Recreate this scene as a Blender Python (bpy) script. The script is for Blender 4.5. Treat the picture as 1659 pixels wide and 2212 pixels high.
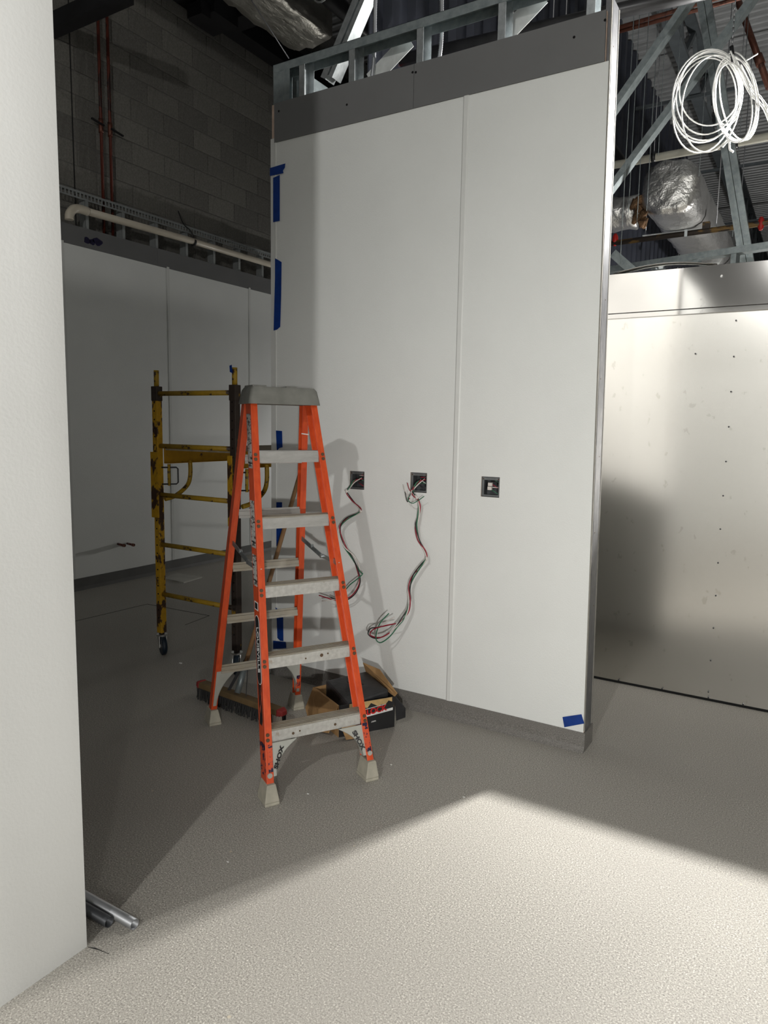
import bpy, bmesh, math, random
from mathutils import Vector, Matrix
random.seed(7)
S = bpy.context.scene
for o in list(bpy.data.objects):
    bpy.data.objects.remove(o)
COL = S.collection

# ------------------------------------------------------------------ camera
F, CX, CY, CAMH = 1531.5, 829.5, 1106.0, 1.56
PIT, ROL, YAW = math.radians(6.989), math.radians(0.997), math.radians(-31.349)
W_ = Vector((math.sin(YAW) * math.cos(PIT), math.cos(YAW) * math.cos(PIT), -math.sin(PIT)))
_r = Vector((math.cos(YAW), -math.sin(YAW), 0)); _u = _r.cross(W_)
R_ = math.cos(ROL) * _r + math.sin(ROL) * _u
U_ = -math.sin(ROL) * _r + math.cos(ROL) * _u
CAM = Vector((0, 0, CAMH))
cd = bpy.data.cameras.new('camera'); cam = bpy.data.objects.new('camera', cd); COL.objects.link(cam)
cd.sensor_fit = 'HORIZONTAL'; cd.sensor_width = 36; cd.lens = F / 1659 * 36
cd.clip_start = 0.02; cd.clip_end = 100
m = Matrix((R_, U_, -W_)).transposed().to_4x4(); m.translation = CAM
cam.matrix_world = m
S.camera = cam

# pixel of the photograph -> a point on a plane of the room
def ray(x, y): return R_ * ((x - CX) / F) - U_ * ((y - CY) / F) + W_
def PZ(x, y, z=0.0):
    d = ray(x, y); return CAM + d * ((z - CAMH) / d.z)
def PX(x, y, X):
    d = ray(x, y); return CAM + d * (X / d.x)
def PY(x, y, Y):
    d = ray(x, y); return CAM + d * (Y / d.y)

# ------------------------------------------------------------------ world, lamps, exposure
wd = bpy.data.worlds.new('world'); S.world = wd; wd.use_nodes = True
wd.node_tree.nodes['Background'].inputs[0].default_value = (0.8, 0.85, 0.9, 1)
wd.node_tree.nodes['Background'].inputs[1].default_value = 0.02
L1 = Vector((-0.25, 5.0, 3.38))       # temporary lamp hung just behind the steel wall
L2 = Vector((-0.40, -2.6, 4.0))       # temporary lamp hung behind the camera
L3 = Vector((0.2, 9.5, 2.0))          # added fill lamp, out of view, for the duct and roof deck
L4 = Vector((3.6, -5.5, 5.0))  # added fill lamp towards the rear of the building
L5 = Vector((1.45, -1.80, 1.42))       # added fill lamp behind the camera, brightens the lower partition
L6 = Vector((-3.9, 10.2, 0.95))        # added fill lamp, hidden by the partition, lifts the far wall
L1_W, L2_W, L3_W, L4_W, L5_W, L6_W = 340, 270, 300, 40, 420, 170
S.view_settings.view_transform = 'Standard'; S.view_settings.look = 'None'
S.view_settings.gamma = 1; S.view_settings.use_curve_mapping = False
S.view_settings.exposure = 0.0

# ------------------------------------------------------------------ materials
def lin(r, g, b):
    f = lambda c: (c / 255) / 12.92 if c / 255 <= 0.04045 else ((c / 255 + 0.055) / 1.055) ** 2.4
    return (f(r), f(g), f(b), 1)
class NT:
    def __init__(s, name):
        s.m = bpy.data.materials.new(name); s.m.use_nodes = True; s.t = s.m.node_tree
        s.b = s.t.nodes['Principled BSDF']; s.tc = s.t.nodes.new('ShaderNodeTexCoord')
    def n(s, kind, **kw):
        nd = s.t.nodes.new(kind)
        for k, v in kw.items():
            if k in nd.inputs: nd.inputs[k].default_value = v
            else: setattr(nd, k, v)
        return nd
    def l(s, a, b): s.t.links.new(a, b)
    def coords(s, scale=(1, 1, 1)):
        mp = s.n('ShaderNodeMapping'); mp.inputs['Scale'].default_value = scale
        s.l(s.tc.outputs['Object'], mp.inputs['Vector']); return mp.outputs[0]
    def noise(s, scale, detail=3, rough=0.5, stretch=(1, 1, 1)):
        nd = s.n('ShaderNodeTexNoise', Scale=scale, Detail=detail, Roughness=rough)
        s.l(s.coords(stretch), nd.inputs['Vector']); return nd.outputs['Fac']
    def ramp(s, fac, stops, const=False):
        nd = s.n('ShaderNodeValToRGB'); cr = nd.color_ramp
        if const: cr.interpolation = 'CONSTANT'
        while len(cr.elements) < len(stops): cr.elements.new(0.5)
        for e, (p, c) in zip(cr.elements, stops): e.position = p; e.color = c
        s.l(fac, nd.inputs[0]); return nd.outputs[0]
    def mix(s, fac, a, b, mode='MIX'):
        nd = s.n('ShaderNodeMix', data_type='RGBA', blend_type=mode)
        for sock, v in ((0, fac), (6, a), (7, b)):
            if hasattr(v, 'links'): s.l(v, nd.inputs[sock])
            else: nd.inputs[sock].default_value = v
        return nd.outputs[2]
    def base(s, c):
        if hasattr(c, 'links'): s.l(c, s.b.inputs['Base Color'])
        else: s.b.inputs['Base Color'].default_value = c
    def bump(s, h, strength, dist):
        nd = s.n('ShaderNodeBump', Strength=strength, Distance=dist)
        s.l(h, nd.inputs['Height'])
        if s.b.inputs['Normal'].is_linked:
            s.l(s.b.inputs['Normal'].links[0].from_socket, nd.inputs['Normal'])
        s.l(nd.outputs[0], s.b.inputs['Normal'])
    def rm(s, rough, metal=0.0, spec=0.5):
        if hasattr(rough, 'links'): s.l(rough, s.b.inputs['Roughness'])
        else: s.b.inputs['Roughness'].default_value = rough
        s.b.inputs['Metallic'].default_value = metal
        s.b.inputs['Specular IOR Level'].default_value = spec
M = {}
def simple(name, col, rough=0.6, metal=0.0, var=0.12, scale=8, bump=None, spec=0.5):
    t = NT(name); a = tuple(min(1, c * (1 + var)) for c in col[:3]) + (1,); b = tuple(c * (1 - var) for c in col[:3]) + (1,)
    t.base(t.ramp(t.noise(scale, 4), [(0.3, b), (0.7, a)])); t.rm(rough, metal, spec)
    if bump: t.bump(t.noise(bump[0], 3), bump[1], bump[2])
    M[name] = t.m; return t
def worn(name, col, under, thresh, scale, rough=0.5, stretch=(1, 1, 1), metal=0.0, edge=0.02):
    t = NT(name)
    f = t.ramp(t.noise(scale, 5, 0.6, stretch), [(thresh - edge, (0, 0, 0, 1)), (thresh + edge, (1, 1, 1, 1))])
    g = t.ramp(t.noise(scale * 2.3, 3), [(0.3, tuple(c * 0.8 for c in col[:3]) + (1,)), (0.7, col)])
    t.base(t.mix(f, under, g)); t.rm(rough, metal)
    M[name] = t.m; return t

# white fibreglass wall panel, pebbled
t = NT('frp'); t.base(t.ramp(t.noise(3, 3), [(0.3, (0.78, 0.795, 0.775, 1)), (0.7, (0.81, 0.825, 0.805, 1))]))
t.rm(0.42, 0, 0.4); t.bump(t.noise(170, 2), 0.25, 0.004); M['frp'] = t.m
# painted drywall, smoother
t = NT('drywall'); t.base(t.ramp(t.noise(2, 3), [(0.3, (0.78, 0.785, 0.77, 1)), (0.7, (0.81, 0.815, 0.80, 1))]))
t.rm(0.6, 0, 0.3); t.bump(t.noise(90, 3), 0.22, 0.003); M['drywall'] = t.m
simple('white_trim', (0.72, 0.73, 0.71), 0.4, var=0.03)
simple('grey_board', (0.155, 0.157, 0.158), 0.8, var=0.06, scale=3, bump=(160, 0.1, 0.002))
simple('gypsum_edge', lin(214, 190, 172)[:3], 0.9, var=0.15, scale=30)
simple('rear_board', (0.39, 0.385, 0.37), 0.7, var=0.05, scale=3)
simple('gypsum_white', (0.24, 0.23, 0.205), 0.9, var=0.1, scale=30)
# poured floor with fine quartz chips
t = NT('floor_quartz')
c0 = t.ramp(t.noise(190, 2, 0.7), [(0.30, (0.15, 0.14, 0.125, 1)), (0.43, (0.345, 0.325, 0.290, 1)), (0.58, (0.46, 0.438, 0.393, 1)), (0.72, (0.85, 0.82, 0.745, 1))])
c1 = t.mix(t.ramp(t.noise(1.3, 5, 0.6), [(0.35, (0, 0, 0, 1)), (0.75, (0.5, 0.5, 0.5, 1))]), c0, (0.36, 0.34, 0.31, 1))
vo = t.n('ShaderNodeTexVoronoi', Scale=5.5); t.l(t.coords(), vo.inputs['Vector'])
sp = t.ramp(vo.outputs['Distance'], [(0.022, (1, 1, 1, 1)), (0.034, (0, 0, 0, 1))])
c2 = t.mix(sp, c1, (0.56, 0.50, 0.40, 1))
sc = t.ramp(t.noise(7, 4, 0.7, (0.6, 5, 1)), [(0.70, (0, 0, 0, 1)), (0.78, (0.45, 0.45, 0.45, 1))])
t.base(t.mix(sc, c2, (0.56, 0.54, 0.49, 1)))
t.rm(t.ramp(t.noise(2.0, 4), [(0.3, (0.50, 0.50, 0.50, 1)), (0.7, (0.62, 0.62, 0.62, 1))]), 0, 0.25)
t.bump(t.noise(230, 2, 0.6), 0.5, 0.004); M['floor_quartz'] = t.m
# cove base of the same resin, darker
t = NT('cove_resin')
t.base(t.ramp(t.noise(300, 2, 0.6), [(0.3, (0.10, 0.095, 0.085, 1)), (0.55, (0.20, 0.19, 0.175, 1)), (0.75, (0.34, 0.32, 0.30, 1))]))
t.rm(0.5); t.bump(t.noise(260, 2), 0.4, 0.003); M['cove_resin'] = t.m
simple('far_base_grey', (0.10, 0.10, 0.095), 0.6, var=0.1)
# concrete masonry
t = NT('block'); oi = t.n('ShaderNodeObjectInfo')
cb = t.ramp(t.noise(60, 4, 0.7), [(0.3, (0.17, 0.165, 0.15, 1)), (0.7, (0.27, 0.26, 0.24, 1))])
cv = t.ramp(oi.outputs['Random'], [(0, (0.72, 0.72, 0.72, 1)), (1, (1.0, 1.0, 0.98, 1))])
t.base(t.mix(1.0, cb, cv, 'MULTIPLY')); t.rm(0.95, 0, 0.2); t.bump(t.noise(120, 3), 0.5, 0.006); M['block'] = t.m
simple('mortar', (0.17, 0.165, 0.155), 0.95, var=0.15, scale=40, bump=(150, 0.5, 0.004))
# metals
t = NT('galv'); t.base(t.ramp(t.noise(28, 4, 0.6), [(0.3, (0.40, 0.43, 0.44, 1)), (0.7, (0.62, 0.65, 0.66, 1))])); t.rm(0.38, 0.9); M['galv'] = t.m
t = NT('galv_dull'); t.base(t.ramp(t.noise(22, 4, 0.6), [(0.3, (0.20, 0.235, 0.24, 1)), (0.7, (0.32, 0.36, 0.37, 1))])); t.rm(0.5, 0.6); M['galv_dull'] = t.m
simple('strap_white', (0.66, 0.68, 0.67), 0.4, 0.1, 0.12, 20)
simple('track_grey', (0.34, 0.36, 0.36), 0.55, 0.15, 0.1)
t = NT('stud_end'); t.base(t.ramp(t.noise(35, 4, 0.65, (1, 1, 0.4)), [(0.3, (0.11, 0.112, 0.122, 1)), (0.62, (0.17, 0.17, 0.178, 1)), (0.75, (0.26, 0.255, 0.245, 1))])); t.rm(0.45, 0.5); M['stud_end'] = t.m
t = NT('aluminium'); t.base(t.ramp(t.noise(18, 5, 0.7, (0.3, 1, 1)), [(0.3, (0.42, 0.415, 0.40, 1)), (0.7, (0.62, 0.61, 0.59, 1))])); t.rm(0.42, 0.55)
M['aluminium'] = t.m
worn('aluminium_dirty', (0.50, 0.475, 0.42, 1), (0.33, 0.28, 0.20, 1), 0.47, 9, 0.6, (0.3, 1, 1), 0.25, 0.12)
worn('aluminium_paint', (0.62, 0.61, 0.58, 1), (0.40, 0.34, 0.28, 1), 0.36, 26, 0.45, (1, 1, 1), 0.4, 0.04)
t = NT('steel_header'); t.base((0.52, 0.51, 0.495, 1)); t.rm(0.09, 1.0)
sm = t.ramp(t.noise(11, 4, 0.6), [(0.66, (0.08, 0.08, 0.08, 1)), (0.72, (0.22, 0.22, 0.22, 1))]); t.l(sm, t.b.inputs['Roughness']); M['steel_header'] = t.m
t = NT('steel_sheet'); t.rm(0.23, 1.0)
t.base(t.ramp(t.noise(19, 4, 0.6, (1, 1, 0.7)), [(0.64, (0.63, 0.615, 0.585, 1)), (0.67, (0.55, 0.535, 0.50, 1))]))
M['steel_sheet'] = t.m
def foil(name, c, rough):
    t = NT(name); t.base(c); t.rm(rough, 0.88)
    t.bump(t.noise(6, 5, 0.6, (1, 0.5, 1)), 0.55, 0.05)
    v = t.n('ShaderNodeTexVoronoi', Scale=13.0, feature='F2'); t.l(t.coords((1, 0.6, 1)), v.inputs['Vector'])
    t.bump(v.outputs['Distance'], 0.22, 0.03); M[name] = t.m
foil('foil', (0.80, 0.79, 0.77, 1), 0.3); foil('foil_dusty', (0.55, 0.53, 0.48, 1), 0.42)
simple('black_steel', (0.012, 0.012, 0.014), 0.6, 0.0, 0.3)
simple('dark_pipe', (0.03, 0.03, 0.032), 0.35, 0.3, 0.3)
simple('joist_paint', (0.10, 0.115, 0.125), 0.6, 0.1, 0.15)
simple('deck', (0.42, 0.43, 0.44), 0.45, 0.35, 0.15, 3)
simple('corrugated', (0.045, 0.05, 0.068), 0.5, 0.2, 0.2, 3)
worn('copper', lin(122, 78, 64), lin(80, 52, 44), 0.42, 14, 0.45, (1, 1, 0.4), 0.5)
worn('copper_dark', lin(104, 46, 32), lin(48, 22, 18), 0.45, 14, 0.5, (1, 1, 0.4), 0.2)
worn('rust_pipe', lin(60, 52, 46), lin(122, 96, 54), 0.46, 9, 0.6, (0.4, 1, 1), 0.2)
simple('pvc', lin(212, 203, 186)[:3], 0.4, var=0.08, scale=5)
simple('pvc_white', lin(206, 204, 190)[:3], 0.4, var=0.06, scale=5)
simple('red_paint', lin(190, 36, 28)[:3], 0.45)
simple('white_cable', (0.82, 0.82, 0.80), 0.4, var=0.03)
# ladder
t = NT('fibreglass'); c0 = t.ramp(t.noise(60, 4, 0.6, (1, 1, 0.12)), [(0.3, (0.58, 0.060, 0.013, 1)), (0.7, (0.74, 0.098, 0.022, 1))])
ch = t.ramp(t.noise(34, 5, 0.7), [(0.70, (0, 0, 0, 1)), (0.73, (0.6, 0.6, 0.6, 1))])
t.base(t.mix(ch, c0, (0.45, 0.25, 0.17, 1))); t.rm(0.42); M['fibreglass'] = t.m
simple('cap_grey', lin(122, 122, 116)[:3], 0.65, var=0.18, scale=14, bump=(40, 0.15, 0.003))
simple('foot_grey', lin(176, 171, 156)[:3], 0.7, var=0.16, scale=16)
simple('gusset_grey', lin(176, 176, 168)[:3], 0.55, var=0.08, scale=10)
simple('rivet', lin(104, 84, 66)[:3], 0.5, 0.5)
simple('blue_paint', lin(30, 26, 58)[:3], 0.5, var=0.4, scale=40)
worn('blue_wear', lin(30, 26, 60), lin(214, 84, 48), 0.5, 30, 0.5)
worn('black_wear', lin(34, 30, 30), lin(196, 92, 66), 0.46, 26, 0.5, (1, 1, 0.2))
t = NT('worn_sticker'); wv = t.noise(60, 4, 0.7, (0.25, 0.25, 1))
t.base(t.ramp(wv, [(0.42, (0.03, 0.03, 0.03, 1)), (0.5, (0.55, 0.53, 0.5, 1))])); t.rm(0.5); M['worn_sticker'] = t.m
simple('ink_black', (0.015, 0.015, 0.017), 0.5); simple('ink_white', (0.8, 0.8, 0.78), 0.5, var=0.03); simple('ink_red', lin(205, 30, 30)[:3], 0.5)
# scaffold
worn('scaffold_yellow', lin(196, 150, 30), lin(62, 42, 30), 0.47, 15, 0.5, (1, 1, 0.55))
worn('scaffold_rail', lin(186, 140, 34), lin(70, 48, 30), 0.36, 10, 0.5)
worn('scaffold_rung', lin(178, 142, 34), lin(60, 42, 28), 0.42, 16, 0.5)
worn('scaffold_brown', lin(58, 48, 42), lin(150, 116, 34), 0.36, 12, 0.55, (1, 1, 0.5))
simple('plywood', lin(170, 158, 138)[:3], 0.8, var=0.2, scale=20)
simple('wheel_blue', lin(22, 38, 52)[:3], 0.5)
simple('chrome', (0.6, 0.6, 0.58), 0.3, 0.9)
# small things
t = NT('blue_tape'); t.base(t.ramp(t.noise(25, 3), [(0.3, lin(0, 46, 120)), (0.7, lin(4, 60, 146))])); t.rm(0.5); M['blue_tape'] = t.m
simple('cardboard', lin(168, 132, 88)[:3], 0.85, var=0.12, scale=20)
simple('cardboard_torn', lin(196, 164, 112)[:3], 0.9, var=0.2, scale=30)
worn('box_print', (0.018, 0.018, 0.02, 1), lin(150, 118, 80), 0.33, 14, 0.5)
simple('black_plastic', (0.035, 0.035, 0.037), 0.4, var=0.3, scale=12, bump=(12, 0.4, 0.02))
simple('wood_handle', lin(140, 106, 72)[:3], 0.6, var=0.15, scale=12)
simple('broom_wood', lin(112, 92, 62)[:3], 0.7, var=0.25, scale=12)
simple('broom_red', lin(150, 44, 42)[:3], 0.6)
simple('bristle', (0.03, 0.03, 0.03), 0.9); simple('bristle_pale', (0.35, 0.30, 0.25), 0.9)
simple('wire_red', lin(150, 28, 50)[:3], 0.4); simple('wire_black', (0.02, 0.02, 0.02), 0.4); simple('wire_green', lin(52, 112, 84)[:3], 0.4); simple('wire_white', lin(216, 210, 204)[:3], 0.4)
simple('box_steel', (0.22, 0.235, 0.24), 0.5, 0.6, 0.3, 20)
simple('box_inner', (0.085, 0.09, 0.095), 0.6, 0.3, 0.4, 20)
simple('drain_plate', lin(178, 176, 168)[:3], 0.6)
simple('emt', (0.42, 0.43, 0.45), 0.4, 0.8); simple('emt_dark', (0.10, 0.105, 0.115), 0.4, 0.5)
simple('dark_line', (0.02, 0.02, 0.02), 0.9); simple('hole', (0.004, 0.004, 0.004), 1.0)
simple('insulation', lin(120, 92, 66)[:3], 0.95, var=0.4, scale=25, bump=(30, 1, 0.03))
simple('shell_grey', (0.35, 0.35, 0.34), 0.8)
t = NT('lamp_glow'); t.b.inputs['Emission Color'].default_value = (1, 0.97, 0.91, 1); t.b.inputs['Emission Strength'].default_value = 30; M['lamp_glow'] = t.m

# ------------------------------------------------------------------ mesh helpers
def V(*a): return Vector(a)
class MB:
    def __init__(s): s.v = []; s.f = []; s.sm = []
    def add(s, vs, fs, smooth=False):
        o = len(s.v); s.v += [Vector(v) for v in vs]
        s.f += [tuple(i + o for i in f) for f in fs]; s.sm += [smooth] * len(fs); return s
    def box(s, x0, x1, y0, y1, z0, z1):
        return s.hexa([(x0, y0, z0), (x1, y0, z0), (x1, y1, z0), (x0, y1, z0)], [(x0, y0, z1), (x1, y0, z1), (x1, y1, z1), (x0, y1, z1)])
    def hexa(s, lo, hi):
        n = len(lo)
        fs = [tuple(reversed(range(n))), tuple(range(n, 2 * n))] + [(i, (i + 1) % n, n + (i + 1) % n, n + i) for i in range(n)]
        return s.add(list(lo) + list(hi), fs)
    def bar(s, p, q, w, h, up=(0, 0, 1), roll=0.0):
        p, q = Vector(p), Vector(q); d = (q - p).normalized(); u = Vector(up)
        if abs(d.dot(u)) > 0.98: u = Vector((0, 1, 0))
        a = d.cross(u).normalized(); b = a.cross(d)
        a, b = a * math.cos(roll) + b * math.sin(roll), b * math.cos(roll) - a * math.sin(roll)
        c = [a * (-w / 2) + b * (-h / 2), a * (w / 2) + b * (-h / 2), a * (w / 2) + b * (h / 2), a * (-w / 2) + b * (h / 2)]
        return s.hexa([p + k for k in c], [q + k for k in c])
    def chan(s, p, q, w, h, t=0.003, up=(0, 0, 1), flip=1):
        """C section from p to q: web of height h along up, flanges w to one side"""
        p, q = Vector(p), Vector(q); d = (q - p).normalized(); u = Vector(up)
        if abs(d.dot(u)) > 0.98: u = Vector((0, 1, 0))
        a = d.cross(u).normalized() * flip; b = d.cross(a).normalized()
        lip = min(0.012, h * 0.2)
        pts = [(0, -h / 2), (w, -h / 2), (w, -h / 2 + lip), (w - t, -h / 2 + lip), (w - t, -h / 2 + t), (t, -h / 2 + t), (t, h / 2 - t), (w - t, h / 2 - t), (w - t, h / 2 - lip), (w, h / 2 - lip), (w, h / 2), (0, h / 2)]
        c = [a * x + b * y for x, y in pts]
        return s.hexa([p + k for k in c], [q + k for k in c])
    def tube(s, pts, r, n=8, caps=True, smooth=True, rf=None, hollow=None):
        pts = [Vector(p) for p in pts]; N = len(pts); rings = []
        T = []
        for i in range(N):
            a = pts[max(0, i - 1)]; b = pts[min(N - 1, i + 1)]; T.append((b - a).normalized())
        nrm = Vector((0, 0, 1)) if abs(T[0].z) < 0.9 else Vector((1, 0, 0))
        nrm = (nrm - T[0] * nrm.dot(T[0])).normalized(); vs = []
        for i in range(N):
            nrm = nrm - T[i] * nrm.dot(T[i]); nrm.normalize(); bn = T[i].cross(nrm)
            rr = rf(i) if rf else r
            for k in range(n):
                an = 2 * math.pi * k / n; vs.append(pts[i] + (nrm * math.cos(an) + bn * math.sin(an)) * rr)
        fs = [(i * n + k, i * n + (k + 1) % n, (i + 1) * n + (k + 1) % n, (i + 1) * n + k) for i in range(N - 1) for k in range(n)]
        s.add(vs, fs, smooth)
        if caps:
            o = len(s.v) - len(vs)
            s.f += [tuple(o + k for k in reversed(range(n))), tuple(o + (N - 1) * n + k for k in range(n))]; s.sm += [False, False]
        return s
    def pipe(s, p, q, r, t, n=20):
        """hollow straight pipe"""
        p, q = Vector(p), Vector(q); d = (q - p).normalized()
        a = d.orthogonal().normalized(); b = d.cross(a); vs = []
        for c, rr in ((p, r), (q, r), (q, r - t), (p, r - t)):
            vs += [c + (a * math.cos(2 * math.pi * k / n) + b * math.sin(2 * math.pi * k / n)) * rr for k in range(n)]
        fs = [(j * n + k, j * n + (k + 1) % n, ((j + 1) % 4) * n + (k + 1) % n, ((j + 1) % 4) * n + k) for j in range(4) for k in range(n)]
        return s.add(vs, fs, True)
    def prism(s, poly, off):
        """planar polygon of 3D points pushed by off"""
        off = Vector(off); return s.hexa([Vector(p) for p in poly], [Vector(p) + off for p in poly])
    def disc(s, c, axis, r, h, n=14):
        c, axis = Vector(c), Vector(axis).normalized(); return s.tube([c, c + axis * h], r, n, True, False)
def world_of(o):
    m = Matrix.Identity(4)
    while o is not None:
        m = o.matrix_basis @ m; o = o.parent
    return m
def build(b, name, mat, parent=None, label=None, cat=None, group=None, kind=None, bevel=0, org=None, local=False):
    """one mesh object from a MB in world coordinates (or the parent's own ones when local)"""
    vs = b.v
    if parent is not None:
        if not local:
            mi = world_of(parent).inverted(); vs = [mi @ v for v in vs]
        elif parent.parent is not None:      # sub-part given in the thing's own coordinates
            vs = [v - parent.location for v in vs]
    xs = [v.x for v in vs]; ys = [v.y for v in vs]; zs = [v.z for v in vs]
    o_ = Vector(org) if org is not None else Vector(((min(xs) + max(xs)) / 2, (min(ys) + max(ys)) / 2, min(zs)))
    me = bpy.data.meshes.new(name); me.from_pydata([v - o_ for v in vs], [], b.f)
    me.polygons.foreach_set('use_smooth', b.sm)
    me.update()
    bm = bmesh.new(); bm.from_mesh(me); bmesh.ops.recalc_face_normals(bm, faces=bm.faces); bm.to_mesh(me); bm.free()
    me.materials.append(M[mat])
    o = bpy.data.objects.new(name, me); COL.objects.link(o); o.location = o_; o.parent = parent
    if bevel:
        md = o.modifiers.new('bevel', 'BEVEL'); md.width = bevel; md.segments = 2; md.limit_method = 'ANGLE'
    tag(o, label, cat, group, kind); return o
def tag(o, label=None, cat=None, group=None, kind=None):
    if label: o['label'] = label
    if cat: o['category'] = cat
    if group: o['group'] = group
    if kind: o['kind'] = kind
    return o
def thing(name, loc, label, cat, group=None, kind=None, rz=0.0):
    o = bpy.data.objects.new(name, None); COL.objects.link(o); o.location = loc; o.rotation_euler = (0, 0, rz)
    o.empty_display_size = 0.1
    return tag(o, label, cat, group, kind)
def spline(pts, per=6):
    pts = [Vector(p) for p in pts]; out = []
    for i in range(len(pts) - 1):
        p0 = pts[max(0, i - 1)]; p1 = pts[i]; p2 = pts[i + 1]; p3 = pts[min(len(pts) - 1, i + 2)]
        for k in range(per):
            t = k / per
            out.append(0.5 * ((2 * p1) + (p2 - p0) * t + (2 * p0 - 5 * p1 + 4 * p2 - p3) * t * t + (3 * p1 - p0 - 3 * p2 + p3) * t ** 3))
    out.append(pts[-1]); return out
def text_mb(txt, size, mtx, depth=0.0006, sx=1.0, bold=0.015):
    cu = bpy.data.curves.new('lettering', 'FONT'); cu.body = txt; cu.size = size; cu.extrude = depth
    cu.align_x = 'CENTER'; cu.align_y = 'CENTER'; cu.offset = size * bold
    ob = bpy.data.objects.new('lettering', cu); COL.objects.link(ob)
    dg = bpy.context.evaluated_depsgraph_get(); dg.update()
    me = bpy.data.meshes.new_from_object(ob.evaluated_get(dg))
    b = MB(); b.add([mtx @ Vector((v.co.x * sx, v.co.y, v.co.z)) for v in me.vertices], [tuple(p.vertices) for p in me.polygons])
    bpy.data.objects.remove(ob); bpy.data.curves.remove(cu); bpy.data.meshes.remove(me); return b
def frame(o, x, y):
    """matrix whose X and Y axes are the given directions"""
    x = Vector(x).normalized(); y = Vector(y); z = x.cross(y).normalized(); y = z.cross(x)
    m = Matrix((x, y, z)).transposed().to_4x4(); m.translation = Vector(o); return m

# ------------------------------------------------------------------ lamps
def lamp(pos, watts, radius, label, ztop):  # also builds the added fill lamps
    t_ = thing('work_lamp', pos + V(0, 0, -0.12), label, 'lamp', 'string of temporary work lamps')
    b = MB()
    for k in range(4):   # wire guard around the bare light
        c_, s_ = math.cos(k * math.pi / 2 + .4), math.sin(k * math.pi / 2 + .4)
        b.tube([pos + V(.024 * c_, .024 * s_, .08), pos + V(.075 * c_, .075 * s_, .03), pos + V(.078 * c_, .078 * s_, -.04), pos + V(0, 0, -.10)], .0015, 5)
    build(b, 'wire_guard', 'emt', t_)
    build(MB().tube([pos + V(0, 0, 0.072), pos + V(0, 0, 0.15)], 0.024, 12), 'socket', 'black_plastic', t_)
    build(MB().tube([pos + V(0, 0, 0.148), pos + V(0, 0, ztop - pos.z)], 0.005, 6), 'hanging_cord', 'black_plastic', t_)
    ld = bpy.data.lights.new('lamp_light', 'POINT'); ld.energy = watts; ld.shadow_soft_size = radius; ld.color = (1, 0.985, 0.95)
    lo = bpy.data.objects.new('lamp_light', ld); COL.objects.link(lo); lo.parent = t_; lo.location = (0, 0, 0.12)
    return t_
ZD = 6.6
def flood(pos, target, watts, label, ztop, cone=None, bar=(.13, .035)):
    d = (target - pos).normalized(); back = pos - d * 0.055
    t_ = thing('flood_lamp', pos + V(0, 0, -0.1), label, 'lamp')
    a_ = d.cross(V(0, 0, 1)).normalized(); u_ = a_.cross(d)
    rect = lambda c, w, h: [c - a_ * w - u_ * h, c + a_ * w - u_ * h, c + a_ * w + u_ * h, c - a_ * w + u_ * h]
    build(MB().hexa(rect(back - d * .05, .07, .05), rect(back, .11, .08)), 'housing', 'black_plastic', t_, bevel=.006)
    build(MB().hexa(rect(back + d * .001, .10, .07), rect(back + d * .006, .10, .07)), 'lens', 'lamp_glow', t_)
    b = MB().bar(back - a_ * .125 - d * .03, back - a_ * .125 + V(0, 0, .16) - d * .03, .006, .03); b.bar(back + a_ * .125 - d * .03, back + a_ * .125 + V(0, 0, .16) - d * .03, .006, .03); b.bar(back - a_ * .128 + V(0, 0, .16) - d * .03, back + a_ * .128 + V(0, 0, .16) - d * .03, .03, .006)
    b.bar(back - a_ * .128 - d * .03, back - a_ * .10 - d * .03, .012, .012); b.bar(back + a_ * .10 - d * .03, back + a_ * .128 - d * .03, .012, .012)
    build(b, 'yoke', 'black_steel', t_)
    build(MB().tube([back + V(0, 0, .16) - d * .03, V(back.x - d.x * .03, back.y - d.y * .03, ztop)], .006, 6), 'hanging_rod', 'emt', t_)
    if cone is None:      # wide bar shaped flood
        ld = bpy.data.lights.new('lamp_light', 'AREA'); ld.shape = 'RECTANGLE'; ld.size = bar[0]; ld.size_y = bar[1]
    else:
        ld = bpy.data.lights.new('lamp_light', 'SPOT'); ld.shadow_soft_size = .05; ld.spot_size = math.radians(cone); ld.spot_blend = 1.0
    ld.energy = watts; ld.color = (1, 0.985, 0.95)
    lo = bpy.data.objects.new('lamp_light', ld); COL.objects.link(lo); lo.parent = t_
    lo.location = (0, 0, 0.1); lo.rotation_euler = frame(V(0, 0, 0), a_, u_).to_euler()
    return t_
def fill_light(pos, target, watts, label, cone=70):  # added fill lamp, shaped as a work light on a stand
    t_ = flood(pos, target, watts, label, pos.z + .2, cone)
    for ch in list(t_.children):
        if ch.name.startswith('hanging_rod'): bpy.data.objects.remove(ch)
    d = (target - pos).normalized(); base = pos - d * .085; base.z = 0
    b = MB().tube([base + V(-.16, 0, .012), base + V(.16, 0, .012)], .012, 8); b.tube([base + V(-.16, -.22, .012), base + V(-.16, .22, .012)], .012, 8); b.tube([base + V(.16, -.22, .012), base + V(.16, .22, .012)], .012, 8)
    b.tube([base + V(0, 0, .012), base + V(0, 0, pos.z + .17)], .012, 8)
    build(b, 'stand', 'scaffold_rung', t_)
    return t_
fill_light(L6, V(-5.7, 5.5, 1.9), L6_W, 'added black fill lamp on a floor stand at the back of the dark room', 120)
fill_light(L5, V(-0.85, 3.3, 0.55), L5_W, 'added black fill lamp on a floor stand behind the photographer', 54)
flood(L1, V(-0.6, 1.5, 0.6), L1_W, 'black flood lamp hung behind the steel wall beside the cable coil', ZD - 0.05)
lamp(L2, L2_W, 0.055, 'bare white work lamp hung behind the photographer', ZD - 0.05)
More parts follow.
